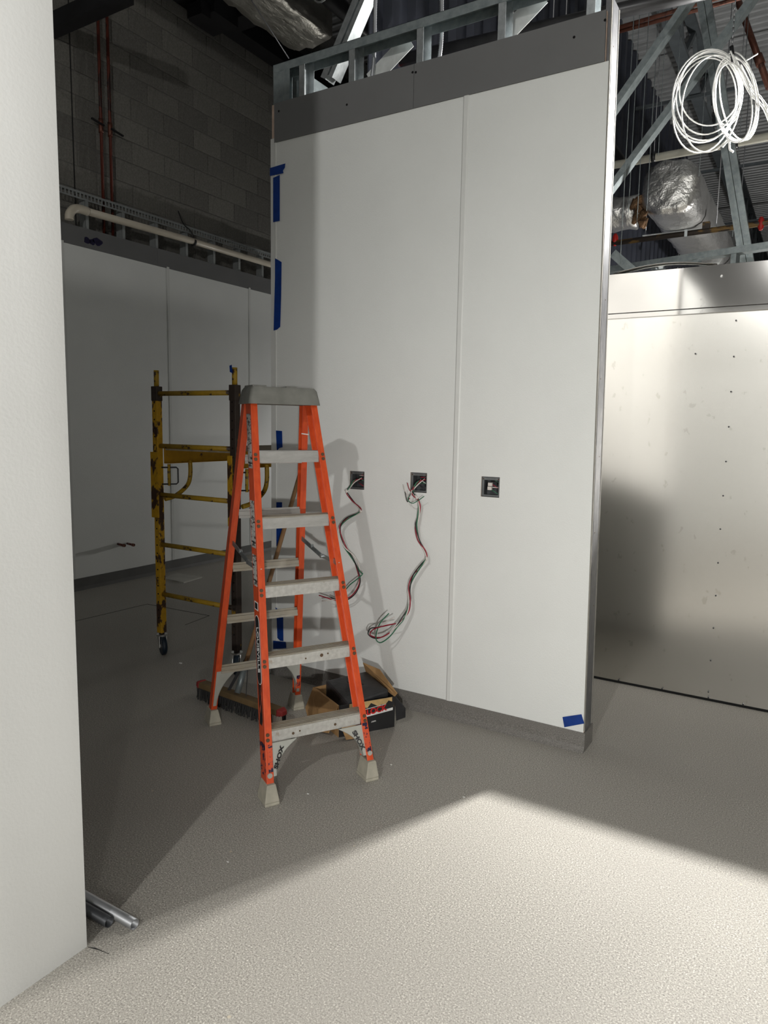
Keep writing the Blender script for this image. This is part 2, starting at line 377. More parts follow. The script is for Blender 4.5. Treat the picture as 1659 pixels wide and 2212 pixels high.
lamp(L3, L3_W, 0.055, 'added bare fill lamp far off beyond the steel wall', ZD - 0.05)
lamp(L4, L4_W, 0.055, 'added bare fill lamp hung near the back wall of the building', ZD - 0.05)

# ------------------------------------------------------------------ shell
fl = thing('floor', (0, 0, 0), 'grey brown speckled resin floor of the unfinished room', 'floor', kind='structure')
build(MB().box(-8, 8, -9, 25, -0.1, 0), 'floor_slab', 'floor_quartz', fl)
def on_floor(pts, w, name):
    b = MB()
    for p, q in zip(pts[:-1], pts[1:]): b.bar(p + V(0, 0, .0004), q + V(0, 0, .0004), w, 0.0008)
    build(b, name, 'dark_line', fl)
on_floor([PZ(145, 1346), PZ(318, 1305), PZ(452, 1330)], 0.008, 'saw_cut')
on_floor([PZ(452, 1330), PZ(400, 1350)], 0.006, 'saw_cut')
b = MB(); q = [PZ(*c) for c in ((190, 2046), (206, 2048), (236, 2061), (214, 2052.5))]
b.prism(q, (0, 0, 0.0012)); build(b, 'floor_crack', 'dark_line', fl)
# ceiling deck with ribs running along X
b = MB(); vs = []; fs = []; y = -9.0; prof = []
while y < 25:
    prof += [(y, ZD), (y + 0.06, ZD), (y + 0.075, ZD + 0.04), (y + 0.135, ZD + 0.04)]; y += 0.15
n = len(prof)
vs = [(-8, yy, zz) for yy, zz in prof] + [(8, yy, zz) for yy, zz in prof] + [(-8, yy, ZD + 0.06) for yy, zz in prof] + [(8, yy, ZD + 0.06) for yy, zz in prof]
fs = [(i, i + 1, n + i + 1, n + i) for i in range(n - 1)] + [(2 * n + i, 3 * n + i, 3 * n + i + 1, 2 * n + i + 1) for i in range(n - 1)]
fs += [(i, 2 * n + i, 2 * n + i + 1, i + 1) for i in range(n - 1)] + [(n + i, n + i + 1, 3 * n + i + 1, 3 * n + i) for i in range(n - 1)]
b.add(vs, fs); build(b, 'ceiling', 'deck', label='ribbed grey metal roof deck high above the steel wall', cat='ceiling', kind='structure')
build(MB().box(-8, 8, -9.2, -9, 0, ZD), 'wall_rear', 'shell_grey', label='plain grey outer wall far behind the photographer', cat='wall', kind='structure')
build(MB().box(8, 8.2, -9.2, 25, 0, ZD), 'wall_outer_right', 'shell_grey', label='plain grey outer wall far to the right', cat='wall', kind='structure')
build(MB().box(-8, 8.2, 25, 25.2, 0, ZD), 'wall_end', 'corrugated', label='dark end wall far beyond the duct', cat='wall', kind='structure')

# near wall on the left
wl = thing('wall_left', (-1.82, -1.2, 0), 'bright white smooth wall end close by on the left', 'wall', kind='structure')
build(MB().box(-1.90, -1.747, -5.6, 1.208, 0.0, 3.66), 'wall_board', 'drywall', wl)

wn = thing('wall_bounce_right', (4.25, -1.2, 0), 'added white bounce wall beside the photographer on the right', 'wall', kind='structure')  # added out of view to bounce lamp light back into the room
build(MB().box(4.20, 4.35, -5.6, 1.2, 0.0, 3.66), 'wall_board', 'drywall', wn)
wb = thing('wall_bounce_behind', (0.4, -5.7, 0), 'added white bounce wall behind the photographer', 'wall', kind='structure')  # unseen, added to bounce light onto the partition front
build(MB().box(-1.90, 4.35, -5.78, -5.62, 0.0, 3.66), 'wall_board', 'drywall', wb)

# ------------------------------------------------------------------ centre partition
YW = 3.315; XL = -2.824; TH = 0.135
def xr(z): return -0.862 - 0.0150 * z          # its free end is a little out of plumb
wc = thing('wall_center', (-1.83, YW + 0.06, 0), 'free standing white panelled partition with grey top band', 'wall', kind='structure')
SEAM = -1.592
ZB, ZP, ZG, ZT = 0.097, 3.152, 3.362, 3.585
boxes = []
for x0, y0, x1, y1 in ((755, 1018, 787, 1057), (886, 1021, 922, 1064), (1039, 1030, 1079, 1074)):
    a = PY(x0, y1, YW); c = PY(x1, y0, YW); d = PY(x0, y0, YW); e = PY(x1, y1, YW)
    boxes.append(((a.x + d.x) / 2, (c.x + e.x) / 2, (a.z + e.z) / 2, (c.z + d.z) / 2))
def holed(x0, x1f, z0, z1, y0, y1, holes):
    """slab between y0 and y1 with rectangular holes; right edge given by a function of z"""
    b = MB(); zs = sorted({z0, z1} | {h[2] for h in holes} | {h[3] for h in holes})
    for za, zb in zip(zs[:-1], zs[1:]):
        zm = (za + zb) / 2; cur = x0
        for h in sorted(h for h in holes if h[2] < zm < h[3]):
            b.hexa([(cur, y0, za), (h[0], y0, za), (h[0], y1, za), (cur, y1, za)], [(cur, y0, zb), (h[0], y0, zb), (h[0], y1, zb), (cur, y1, zb)]); cur = h[1]
        b.hexa([(cur, y0, za), (x1f(za), y0, za), (x1f(za), y1, za), (cur, y1, za)], [(cur, y0, zb), (x1f(zb), y0, zb), (x1f(zb), y1, zb), (cur, y1, zb)])
    return b
build(holed(-2.788, lambda z: SEAM - 0.006, ZB, ZP, YW, YW + 0.004, boxes[:2]), 'wall_panel', 'frp', wc)
build(holed(SEAM + 0.006, lambda z: xr(z) - 0.004, ZB, ZP, YW, YW + 0.004, boxes[2:]), 'wall_panel', 'frp', wc)
b = MB(); b.hexa([(SEAM - .016, YW - .001, ZB), (SEAM - .010, YW - .005, ZB), (SEAM + .010, YW - .005, ZB), (SEAM + .016, YW - .001, ZB), (SEAM + .004, YW + .003, ZB), (SEAM - .004, YW + .003, ZB)],
                 [(SEAM - .016, YW - .001, ZP + .012), (SEAM - .010, YW - .005, ZP + .012), (SEAM + .010, YW - .005, ZP + .012), (SEAM + .016, YW - .001, ZP + .012), (SEAM + .004, YW + .003, ZP + .012), (SEAM - .004, YW + .003, ZP + .012)])
build(b, 'panel_strip', 'white_trim', wc)
b = MB(); b.box(XL, -2.784, YW - 0.002, YW + 0.004, ZB, ZP + 0.025); b.box(XL, XL + 0.003, YW + 0.004, YW + 0.05, ZB, ZP + 0.025); b.box(-2.789, -2.785, YW - 0.0045, YW, ZB, ZP + .0)
build(b, 'corner_trim', 'white_trim', wc)
# gypsum board behind the panels, with the same openings
build(holed(XL + 0.004, lambda z: xr(z) - 0.002, 0.0, ZP, YW + 0.004, YW + 0.020, boxes), 'gypsum_board', 'gypsum_edge', wc)
build(holed(XL + 0.004, lambda z: xr(z) - 0.02, ZP, ZG, YW + 0.006, YW + 0.020, []), 'gypsum_board', 'gypsum_edge', wc)
XS = (boxes[1][0] + 0.02)
XS = PY(895, 180, YW).x
for x0, x1 in ((XL + 0.03, XS - 0.001), (XS + 0.001, None)):
    e = (lambda z, v=x1: v) if x1 is not None else (lambda z: xr(z) - 0.022)
    o = build(holed(x0, e, ZP, ZG, YW - 0.006, YW + 0.006, []), 'cement_board', 'grey_board', wc)
    scr = [(602, 240), (749, 226), (891, 156)] if x1 is not None else [(898, 156), (1240, 80), (1307, 43)]
    for sx, sy in scr:
        build(MB().disc(PY(sx, sy, YW - 0.0072), (0, 1, 0), 0.006, 0.002, 10), 'screw', 'hole', o)
# return of the partition running back from its left corner
wr = thing('wall_return', (XL + .06, 6, 0), 'return of the partition running back from its taped corner', 'wall', kind='structure')
build(MB().box(XL + .001, XL + .131, YW + TH + .005, 9.0, 0, ZG), 'wall_board', 'drywall', wr)
build(MB().box(XL + .02, XL + .11, YW + TH + .005, 9.0, ZG, ZT), 'top_track', 'galv_dull', wr)
# rear face
build(holed(XL + 0.004, lambda z: xr(z) - 0.002, 0.0, ZG, YW + TH - 0.018, YW + TH - 0.004, []), 'gypsum_board', 'gypsum_white', wc)
build(holed(XL + 0.004, lambda z: xr(z) - 0.004, 0.1, ZG, YW + TH - 0.004, YW + TH, []), 'wall_panel', 'rear_board', wc)
# resin cove along the foot
b = MB(); pr = [(YW - 0.022, 0.0), (YW - 0.012, 0.012), (YW - 0.006, 0.03), (YW - 0.004, ZB), (YW + 0.02, ZB), (YW + 0.02, 0.0)]
b.hexa([(XL, y_, z_) for y_, z_ in pr], [(xr(0) + .004, y_, z_) for y_, z_ in pr]); build(b, 'cove_base', 'cove_resin', wc)
b = MB(); b.box(xr(0) - 0.02, xr(0) + 0.004, YW + 0.02, YW + TH + .004, 0, ZB); build(b, 'cove_base', 'cove_resin', wc)
b = MB(); b.box(XL, XL + .02, YW + 0.02, YW + TH, 0, ZB); build(b, 'cove_base', 'cove_resin', wc)
# free end: steel stud between the two boards, with ragged paper edges
rng = random.Random(3)
b = MB(); zz = [ZB + 0.005 + i * (ZG - ZB + 0.05) / 40 for i in range(41)]
b.add([(xr(z) + 0.001, YW + 0.021 + (rng.random() * .003), z) for z in zz] + [(xr(z) + 0.001, YW + TH - 0.022, z) for z in zz] + [(xr(z) - 0.03, YW + 0.021, z) for z in zz] + [(xr(z) - 0.03, YW + TH - 0.022, z) for z in zz],
      [(i, i + 1, 41 + i + 1, 41 + i) for i in range(40)] + [(82 + i, 82 + i + 1, i + 1, i) for i in range(40)] + [(41 + i, 42 + i, 123 + i + 1, 123 + i) for i in range(40)])
eo = build(b, 'end_stud', 'stud_end', wc)
for i in range(9):
    z = 0.35 + i * 0.36
    build(MB().disc((xr(z), YW + 0.05 + 0.03 * (i % 2), z), (1, 0, 0), 0.003, 0.002, 8), 'screw', 'rivet', eo)
for y0, mt in ((YW + 0.002, 'gypsum_white'), (YW + TH - 0.012, 'gypsum_white')):
    b = MB(); vs = []
    for i, z in enumerate(zz):
        w = 0.010 + rng.random() * 0.004
        vs += [(xr(z) + 0.0015, y0 + rng.random() * .002, z), (xr(z) + 0.0015, y0 + w, z), (xr(z) - 0.004, y0, z), (xr(z) - 0.004, y0 + w, z)]
    for i in range(40):
        a = i * 4; b.add([vs[a + k] for k in (0, 1, 4, 5)], [(0, 1, 3, 2)]); b.add([vs[a + k] for k in (0, 2, 4, 6)], [(0, 2, 3, 1)]); b.add([vs[a + k] for k in (1, 3, 5, 7)], [(0, 2, 3, 1)])
    build(b, 'board_edge', mt, wc)
# steel framing above the boards
Y0, Y1 = YW + 0.022, YW + TH - 0.02
b = MB(); b.box(XL, xr(ZT), Y0, Y1, ZT - 0.002, ZT); b.box(XL, xr(ZT), Y0, Y0 + .002, ZT - 0.045, ZT); b.box(XL, xr(ZT), Y1 - .002, Y1, ZT - 0.045, ZT)
build(b, 'top_track', 'galv_dull', wc)
def stud(x, flip=1, z0=ZP, mat='galv'):
    b = MB(); x2 = x + 0.04 * flip
    b.box(min(x, x + .002), max(x, x + .002), Y0 + .002, Y1 - .002, z0, ZT - 0.003)
    for yy in (Y0 + .002, Y1 - .004): b.box(min(x, x2), max(x, x2), yy, yy + .002, z0, ZT - 0.003)
    return build(b, 'stud', mat, wc)
for px_, fl_ in ((598, 1), (645, 1), (752, 1), (897, 1), (1070, 1), (1258, 1)):
    stud(PY(px_, 180, Y0).x, fl_, mat='galv_dull' if px_ < 640 else 'galv')
b = MB(); b.box(XL + .002, XL + 0.12, Y0 - .001, Y0 + .001, ZG - 0.02, ZT - .046); build(b, 'corner_plate', 'galv_dull', wc)
# flat bright straps crossing between the studs
for (a, c, w) in (((800, 175), (885, 85), 0.095), ((1092, 75), (1172, -10), 0.095)):
    p, q = PY(*a, Y1 + 0.05), PY(*c, Y1 + 0.05)
    build(MB().bar(p, q, 0.003, w, up=(0, 1, 0), roll=math.pi / 2), 'strap_brace', 'strap_white', wc)

# ------------------------------------------------------------------ electrical boxes and loose wires
wire_cols = ('wire_red', 'wire_black', 'wire_green', 'wire_white')
blab = ('recessed steel junction box nearest the ladder with wires hanging out', 'recessed steel junction box left of the panel strip with wires hanging out', 'recessed steel junction box right of the panel strip, capped wires inside')
for k, (x0, x1, z0, z1) in enumerate(boxes):
    t_ = thing('junction_box', ((x0 + x1) / 2, YW + 0.03, z0), blab[k], 'junction box', 'junction boxes in the partition')
    b = MB(); y0, y1, e = YW + 0.006, YW + 0.075, 0.002
    x0 += .0015; x1 -= .0015; z0 += .0015; z1 -= .0015
    b.box(x0, x1, y1 - e, y1, z0, z1); b.box(x0, x0 + e, y0, y1 - e, z0, z1); b.box(x1 - e, x1, y0, y1 - e, z0, z1); b.box(x0 + e, x1 - e, y0, y1 - e, z0, z0 + e); b.box(x0 + e, x1 - e, y0, y1 - e, z1 - e, z1)
    build(b, 'box_shell', 'box_inner', t_)
    b = MB(); w = 0.012   # plaster ring
    b.box(x0 + e, x0 + w, y0 + .002, y0 + .004, z0 + e, z1 - e); b.box(x1 - w * .6, x1 - e, y0 + .002, y0 + .004, z0 + e, z1 - e); b.box(x0 + w, x1 - w * .6, y0 + .002, y0 + .004, z1 - w * 1.3, z1 - e); b.box(x0 + w, x1 - w * .6, y0 + .002, y0 + .004, z0 + e, z0 + w * .8)
    build(b, 'mounting_ring', 'box_steel', t_)
    for cx_ in (x0 + .008, x1 - .008):
        build(MB().disc((cx_, y0, z1 - .01), (0, 1, 0), 0.0035, 0.003, 8), 'screw', 'rivet', t_)
    for j in range(5):   # wires folded inside
        zz_ = z0 + 0.02 + j * (z1 - z0 - .04) / 4
        pts = spline([(x0 + .02 + .004 * j, y1 - .006, zz_ + .01), ((x0 + x1) / 2, y0 + .02, zz_ + .012), (x1 - .012, y0 + .03, zz_ + (0.01 if j % 2 else -.01)), (x1 - .02, y1 - .006, zz_)], 5)
        build(MB().tube(pts, 0.0022, 6), 'wire', wire_cols[(j + k) % 4], t_)
    if k == 2:
        for j, (ax, az) in enumerate(((.42, .62), (.40, .42))):
            cx_, cz_ = x0 + (x1 - x0) * ax, z0 + (z1 - z0) * az
            b = MB().box(cx_ - .011, cx_ + .011, y0 + .006, y0 + .022, cz_ - .009, cz_ + .009); build(b, 'wire_connector', 'wire_white', t_, bevel=.002)
def bundle(path, name_label, spread, ends):
    first = path[0]
    t_ = thing('wire_bundle', PY(path[len(path) // 2][0], path[len(path) // 2][1], YW - .02), name_label, 'wires', 'wires hanging from the junction boxes')
    for c in range(4):
        rg = random.Random(c * 7 + len(path)); pts = []
        for i, (x, y, d) in enumerate(path):
            s_ = spread[i]; ph = i * 1.3 + c * 1.57
            pts.append(PY(x, y, YW - d) + V(math.cos(ph) * s_, math.sin(ph) * s_ * .6, math.sin(ph * 1.2 + c) * s_))
        for x, y, d in ends[c]: pts.append(PY(x, y, YW - d))
        build(MB().tube(spline(pts, 6), 0.0033, 7), 'wire', wire_cols[c], t_)
    return t_
p1 = [(782, 1034, -.03), (765, 1040, .01), (755, 1052, .035), (749, 1063, .05), (762, 1083, .05), (778, 1100, .055), (775, 1108, .055), (750, 1120, .06), (736, 1134, .065), (734, 1150, .07), (743, 1178, .075), (762, 1204, .08), (775, 1232, .085)]
s1 = [.006, .005, .004, .003, .004, .004, .003, .004, .004, .006, .008, .010, .010]
t_ = bundle(p1, 'loose red, black, green and white wires curling behind the ladder rail', s1,
       [[(776, 1260, .09), (758, 1288, .10), (728, 1297, .11), (705, 1291, .115), (689, 1286, .12)], [(778, 1258, .09), (766, 1284, .10), (742, 1298, .11), (714, 1291, .11)], [(783, 1240, .09), (770, 1252, .10), (755, 1264, .10), (742, 1280, .10)], [(774, 1262, .09), (754, 1290, .10), (728, 1295, .11), (696, 1298, .12)]])
build(MB().tube([PY(747, 1058, YW - .05), PY(751, 1064, YW - .05)], 0.008, 8), 'tape_wrap', 'wire_white', t_)
build(MB().tube([PY(778, 1101, YW - .055), PY(780, 1107, YW - .055)], 0.007, 8), 'tape_wrap', 'wire_white', t_)
p2 = [(918, 1036, -.03), (903, 1043, .01), (892, 1056, .035), (893, 1068, .05), (903, 1080, .05), (906, 1098, .045), (902, 1122, .045), (899, 1138, .05), (905, 1168, .055), (918, 1190, .055), (921, 1206, .055), (910, 1222, .06), (893, 1244, .065), (884, 1270, .07), (885, 1296, .075), (881, 1318, .085), (870, 1338, .10)]
s2 = [.006, .006, .005, .004, .003, .005, .005, .006, .006, .004, .002, .004, .006, .006, .006, .006, .008]
t_ = bundle(p2, 'loose twisted red, black, green and white wires hanging lowest on the wall', s2,
       [[(848, 1362, .13), (822, 1377, .15), (800, 1372, .16), (806, 1360, .16), (830, 1352, .15), (855, 1347, .14)], [(846, 1364, .13), (815, 1379, .15), (796, 1371, .16), (800, 1358, .16), (818, 1355, .15), (850, 1348, .14)], [(860, 1352, .12), (842, 1375, .14), (822, 1388, .15), (812, 1378, .16), (820, 1348, .15), (840, 1325, .13)], [(852, 1358, .13), (830, 1375, .14), (814, 1374, .15), (822, 1352, .14), (852, 1333, .13)]])
build(MB().tube([PY(897, 1070, YW - .05), PY(902, 1078, YW - .05)], 0.007, 8), 'tape_wrap', 'wire_white', t_)
build(MB().tube([PY(921, 1203, YW - .055), PY(922, 1211, YW - .055)], 0.006, 8), 'tape_wrap', 'wire_white', t_)
for c, pts in (('wire_red', [(895, 1052, .04), (886, 1060, .05), (880, 1043, .06)]), ('wire_red', [(893, 1056, .04), (887, 1072, .05), (882, 1080, .05)]), ('wire_white', [(890, 1058, .05), (885, 1075, .06), (875, 1060, .06), (872, 1048, .07)]),
               ('wire_green', [(893, 1060, .04), (881, 1078, .07), (890, 1087, .08), (902, 1082, .08), (916, 1072, .085)]), ('wire_black', [(892, 1058, .04), (884, 1072, .06), (880, 1084, .06), (875, 1062, .06)])):
    build(MB().tube(spline([PY(x, y, YW - d) for x, y, d in pts], 6), 0.0024, 6), 'wire', c, t_)

# ------------------------------------------------------------------ blue masking tape on the partition
def tape(pix, label, y=YW - 0.0035, grp='strips of blue masking tape'):
    pts = [PY(px_, py_, y) for px_, py_ in pix]
    build(MB().prism(pts, (0, 0.0012, 0)), 'masking_tape', 'blue_tape', label=label, cat='tape', group=grp)
YT = YW - 0.0062
tape([(583, 363), (616, 353), (615, 362), (611, 368), (612, 374), (583, 380)], 'short slanted blue tape across the top left corner of the partition', YT)
tape([(590, 384), (597, 381), (604, 378), (604, 477), (590, 480)], 'blue tape strip just under the slanted piece, beside the masonry wall', YT)
tape([(594, 558), (600, 561), (608, 566), (607, 640), (605, 706), (598, 712), (591, 714), (594, 600)], 'longest blue tape strip, above the scaffold top', YT)
tape([(596, 930), (609, 931), (610, 966), (603, 968), (598, 974)], 'small blue tape piece seen between ladder rails below the cap', YT)
tape([(597, 1085), (609, 1085), (609, 1165), (600, 1180), (597, 1180)], 'blue tape strip behind the wooden broom handle', YT)
tape([(595, 1312), (602, 1318), (611, 1320), (612, 1385), (605, 1384), (599, 1378), (598, 1340)], 'blue tape strip low on the corner above the lowest piece', YT)
tape([(590, 1384), (617, 1387), (618, 1400), (590, 1402)], 'short level blue tape piece at the foot of the partition corner', YT - .0015)
tape([(1215, 1549), (1256, 1543), (1262, 1563), (1219, 1571)], 'blue tape rectangle by the free end of the partition near the floor', YW - 0.0025)

# ------------------------------------------------------------------ far furred wall, block wall and pipes
XF = -5.71
wf = thing('wall_far', (XF - 0.05, 5.5, 0), 'dim white panelled wall beyond the scaffold with grey top band', 'wall', kind='structure')
seams = [3.955, 5.126, 6.325, 7.52]
ys = [2.6] + seams + [9.0]
for a, c in zip(ys[:-1], ys[1:]):
    build(MB().box(XF - 0.004, XF, a + .003, c - .003, 0.112, 3.08), 'wall_panel', 'frp', wf)
for s_ in seams: build(MB().box(XF - 0.002, XF + 0.005, s_ - .014, s_ + .014, 0.112, 3.095), 'panel_strip', 'white_trim', wf)
build(MB().box(XF - 0.022, XF - 0.004, 2.6, 9.0, 0, 3.08), 'gypsum_board', 'gypsum_white', wf)
for a, c in ((2.6, 5.0), (5.0, 7.4), (7.4, 9.0)): build(MB().box(XF - 0.016, XF - .001, a + .001, c - .001, 3.082, 3.25), 'cement_board', 'grey_board', wf)
b = MB(); b.hexa([(XF + 0.02, 2.6, 0), (XF - 0.02, 2.6, 0), (XF - 0.02, 2.6, 0.11), (XF + .004, 2.6, 0.11), (XF + .006, 2.6, 0.03)], [(XF + 0.02, 9, 0), (XF - 0.02, 9, 0), (XF - 0.02, 9, 0.11), (XF + .004, 9, 0.11), (XF + .006, 9, 0.03)])
build(b, 'cove_base', 'far_base_grey', wf)
# slotted track and studs on top
b = MB(); zt0, zt1 = 3.49, 3.555
b.box(XF - 0.105, XF - 0.012, 2.6, 9, zt1, zt1 + .002); b.box(XF - 0.014, XF - .012, 2.6, 9, zt1 - .016, zt1); b.box(XF - 0.014, XF - .012, 2.6, 9, zt0, zt0 + .014)
yy = 2.6
while yy < 9: b.box(XF - 0.014, XF - .012, yy, yy + .014, zt0 + .014, zt1 - .016); yy += 0.037
build(b, 'slotted_track', 'track_grey', wf)
for i in range(16):
    y_ = 3.036 + i * 0.391
    b = MB(); b.box(XF - 0.1, XF - .018, y_ - .001, y_ + .001, 3.2, zt0 + .02); b.box(XF - .020, XF - .018, y_ - .035 + .034, y_ + .034, 3.2, zt0 + .02)
    build(b, 'stud', 'track_grey', wf)
# blue paint dabs on the band
for x, y, w, h in ((188, 520, .035, .03), (199, 523, .03, .028), (212, 523, .055, .035)):
    p = PX(x, y, XF); rg = random.Random(x); pts = [V(XF - .0005, p.y + w * math.cos(a_) * (.7 + .5 * rg.random()), p.z + h * math.sin(a_) * (.7 + .5 * rg.random())) for a_ in [i * math.pi / 5 for i in range(10)]]
    build(MB().prism(pts, (0.0012, 0, 0)), 'paint_dab', 'blue_paint', wf)
# block wall
XB = -5.86
wm = thing('wall_masonry', (XB - 0.1, 6, 0), 'dark grey concrete block wall above the far panelled wall', 'wall', kind='structure')
build(MB().box(XB - 0.25, XB - 0.006, -9, 25, 0, ZD), 'mortar_bed', 'mortar', wm)
me_b = None
rg = random.Random(11)
for r in range(16):
    for c in range(16):
        y0 = 2.45 + c * 0.4 + (0.2 if r % 2 else 0); z0 = 3.22 + r * 0.2
        if me_b is None:
            bb = build(MB().box(XB - 0.012, XB, y0, y0 + 0.391, z0, z0 + 0.191), 'concrete_block', 'block', wm, bevel=0.0025); me_b = bb.data; w0 = wm.matrix_basis.translation
        else:
            bb = bpy.data.objects.new('concrete_block', me_b); COL.objects.link(bb); bb.parent = wm
            bb.location = V(XB - 0.006 + rg.uniform(-.0015, .0015), y0 + 0.1955, z0) - w0
            md = bb.modifiers.new('bevel', 'BEVEL'); md.width = 0.0025; md.segments = 2
p = PX(150, 60, XB + .001); q = PX(161, 395, XB + .001)
build(MB().box(XB - .001, XB + .0015, (p.y + q.y) / 2 - .006, (p.y + q.y) / 2 + .006, 3.0, ZD - .02), 'control_joint', 'dark_line', wm)
# copper risers with valves
for x_a, x_b, lab, hs in ((213, 221, 'left copper riser with a small lever valve on the block wall', -1), (232, 241, 'right copper riser with a small lever valve on the block wall', 1)):
    a = PX(x_a, 60, XB + .05); c = PX(x_b, 400, XB + .05); y_ = (a.y + c.y) / 2
    t_ = thing('copper_riser', (XB + .05, y_, 3.0), lab, 'pipe', 'copper risers on the block wall')
    build(MB().tube([(XB + .05, y_, 3.26), (XB + .05, y_, ZD - .3)], 0.014, 10), 'pipe', 'copper_dark', t_)
    zv = PX(225, 275, XB + .05).z
    v_ = build(MB().tube([(XB + .05, y_, zv - .06), (XB + .05, y_, zv - .03), (XB + .05, y_, zv + .03), (XB + .05, y_, zv + .06)], 0.022, 10), 'valve', 'copper', t_)
    build(MB().bar((XB + .08, y_ - .01 * hs, zv + .0), (XB + .08, y_ + .12 * hs, zv + .02 * -hs), 0.02, 0.012), 'lever', 'black_steel', t_)
# sagging white drain pipe with elbow
pts = [PX(167, 478, XF + .07) + V(0, 0, -.02), PX(168, 470, XF + .07), PX(174, 463, XF + .07), PX(186, 461, XF + .07)]
t_ = thing('drain_pipe', PX(400, 512, XF + .07), 'cream plastic pipe with an elbow running along the far stud track', 'pipe')
p0 = V(XF + .07, pts[0].y, 3.20); pA = V(XF + .07, 4.01, 3.30); pB = V(XF + .07, 4.10, 3.375); pC = V(XF + .07, 6.62, 3.40)
build(MB().tube([pB + V(0, .04, 0), (pB + pC) / 2 + V(0, 0, .008), pC], 0.032, 14), 'pipe', 'pvc', t_)
build(MB().tube(spline([V(XF + .07, 3.985, 3.262), V(XF + .07, 3.99, 3.31), V(XF + .07, 4.03, 3.36), V(XF + .07, 4.09, 3.377), V(XF + .07, 4.17, 3.376)], 4), 0.037, 14), 'elbow', 'pvc', t_)
y_ = PX(418, 520, XF + .07).y
build(MB().tube([V(XF + .07, y_ - .012, 3.388), V(XF + .07, y_ + .012, 3.388)], 0.036, 14), 'clamp', 'black_steel', t_)
build(MB().tube(spline([V(XF + .07, y_, 3.425), V(XF + .05, y_ - .02, 3.5), V(XF - .02, y_ - .05, 3.57), V(XF - .08, y_ - .06, 3.70)], 4), 0.006, 6), 'hanger_wire', 'dark_pipe', t_)
# capped stubs low on the far wall
for x0, y0, x1, y1, lab in ((255, 1175, 275, 1177, 'left of two short copper stubs on the far wall'), (275, 1174, 298, 1173, 'right of two short copper stubs on the far wall')):
    a = PX(x0, y0, XF); t_ = thing('pipe_stub', (XF, a.y, a.z), lab, 'pipe stub', 'copper stubs on the far wall')
    c = V(XF + 0.10, a.y - .02, a.z)
    build(MB().tube([V(XF - .003, a.y, a.z), c], 0.011, 10), 'pipe', 'copper_dark', t_)
    build(MB().tube([c - V(.002, 0, 0), c + V(.025, -.003, 0)], 0.015, 10), 'cap', 'copper', t_)
# floor access cover
p = [PZ(*q) for q in ((352, 1251), (382, 1240), (437, 1248), (397, 1260))]
build(MB().prism(p, (0, 0, 0.012)), 'floor_cover', 'drain_plate', label='pale square cover plate on the floor behind the scaffold', cat='cover')

# black beams above
t_ = thing('roof_beam', (XB + .12, 6.0, 5.7), 'black steel beam running along the top of the block wall', 'beam')
zb = 5.73
b = MB(); b.box(XB + .01, XB + .21, 2.0, 12, zb, zb + .012); b.box(XB + .1, XB + .11, 2.0, 12, zb + .012, zb + .3); b.box(XB + .01, XB + .21, 2.0, 12, zb + .3, zb + .312)
build(b, 'beam_web', 'black_steel', t_)
p = PX(470, 45, XB + .25)
b = MB(); b.box(XB + .05, XB + .40, p.y - .20, p.y + .14, zb - .12, zb + .15); b.box(XB + .1, XB + .55, p.y + .14, p.y + .36, zb - .02, zb + .10); b.box(XB + .15, XB + .35, p.y - .32, p.y - .2, zb - .18, zb - .05)
build(b, 'bracket', 'black_steel', t_)
p, q = PX(112, 62, -5.70), PX(112, 44, -5.70)
pb = PX(104, 60, XB); yb = pb.y
t_ = build(MB().bar(V(XB + .002, yb, pb.z), V(-4.85, yb, pb.z), 0.12, 0.13), 'roof_beam', 'black_steel', label='short black beam crossing the upper left corner', cat='beam')

# ------------------------------------------------------------------ steel wall on the right
YS = 4.38; ZS = 2.463; ZSE = 2.21
ws = thing('wall_right', (1.0, YS + .06, 0), 'brushed stainless steel wall right of the partition', 'wall', kind='structure')
X0, X1 = -2.7, 3.2
def wav(x, z):
    u = x + 1.1
    return 1.25 * (0.0065 * math.sin(2.1 * u + 0.4) * math.sin(1.7 * z + .3) + 0.0035 * math.sin(4.3 * u + 1.1 * z + 1.0) + 0.0025 * math.sin(3.4 * z - 1.2 * u)) * min(1, z * 3) * min(1, (ZSE - z) * 3)
for pa, pb in ((X0, -1.30), (-1.30, 3.2)):
    b = MB(); nx, nz = (24, 40) if pa < -2 else (70, 40); vs = []
    for j in range(nz + 1):
        for i in range(nx + 1):
            x = pa + .001 + (pb - pa - .002) * i / nx; z = 0.012 + (ZSE - .012) * j / nz; vs.append((x, YS - wav(x, z), z))
    b.add(vs, [(j * (nx + 1) + i, j * (nx + 1) + i + 1, (j + 1) * (nx + 1) + i + 1, (j + 1) * (nx + 1) + i) for j in range(nz) for i in range(nx)], True)
    build(b, 'steel_sheet', 'steel_sheet', ws)
b = MB(); b.box(X0, X1, YS + .016, YS + .03, 0, ZS - .002); b.box(X0, X1, YS + .10, YS + .114, 0, ZS - .002); build(b, 'backing_board', 'gypsum_white', ws)
build(MB().box(X0, X1, YS + .031, YS + .099, ZS - .04, ZS - .002), 'top_plate', 'galv_dull', ws)
build(MB().box(X0, X1, YS - .008, YS + .004, ZSE + .028, ZS), 'steel_header', 'steel_header', ws, bevel=.001)
b = MB(); b.box(X0, X1, YS - .014, YS - .002, ZSE - .004, ZSE + .024); build(b, 'steel_ledge', 'steel_header', ws, bevel=.002)
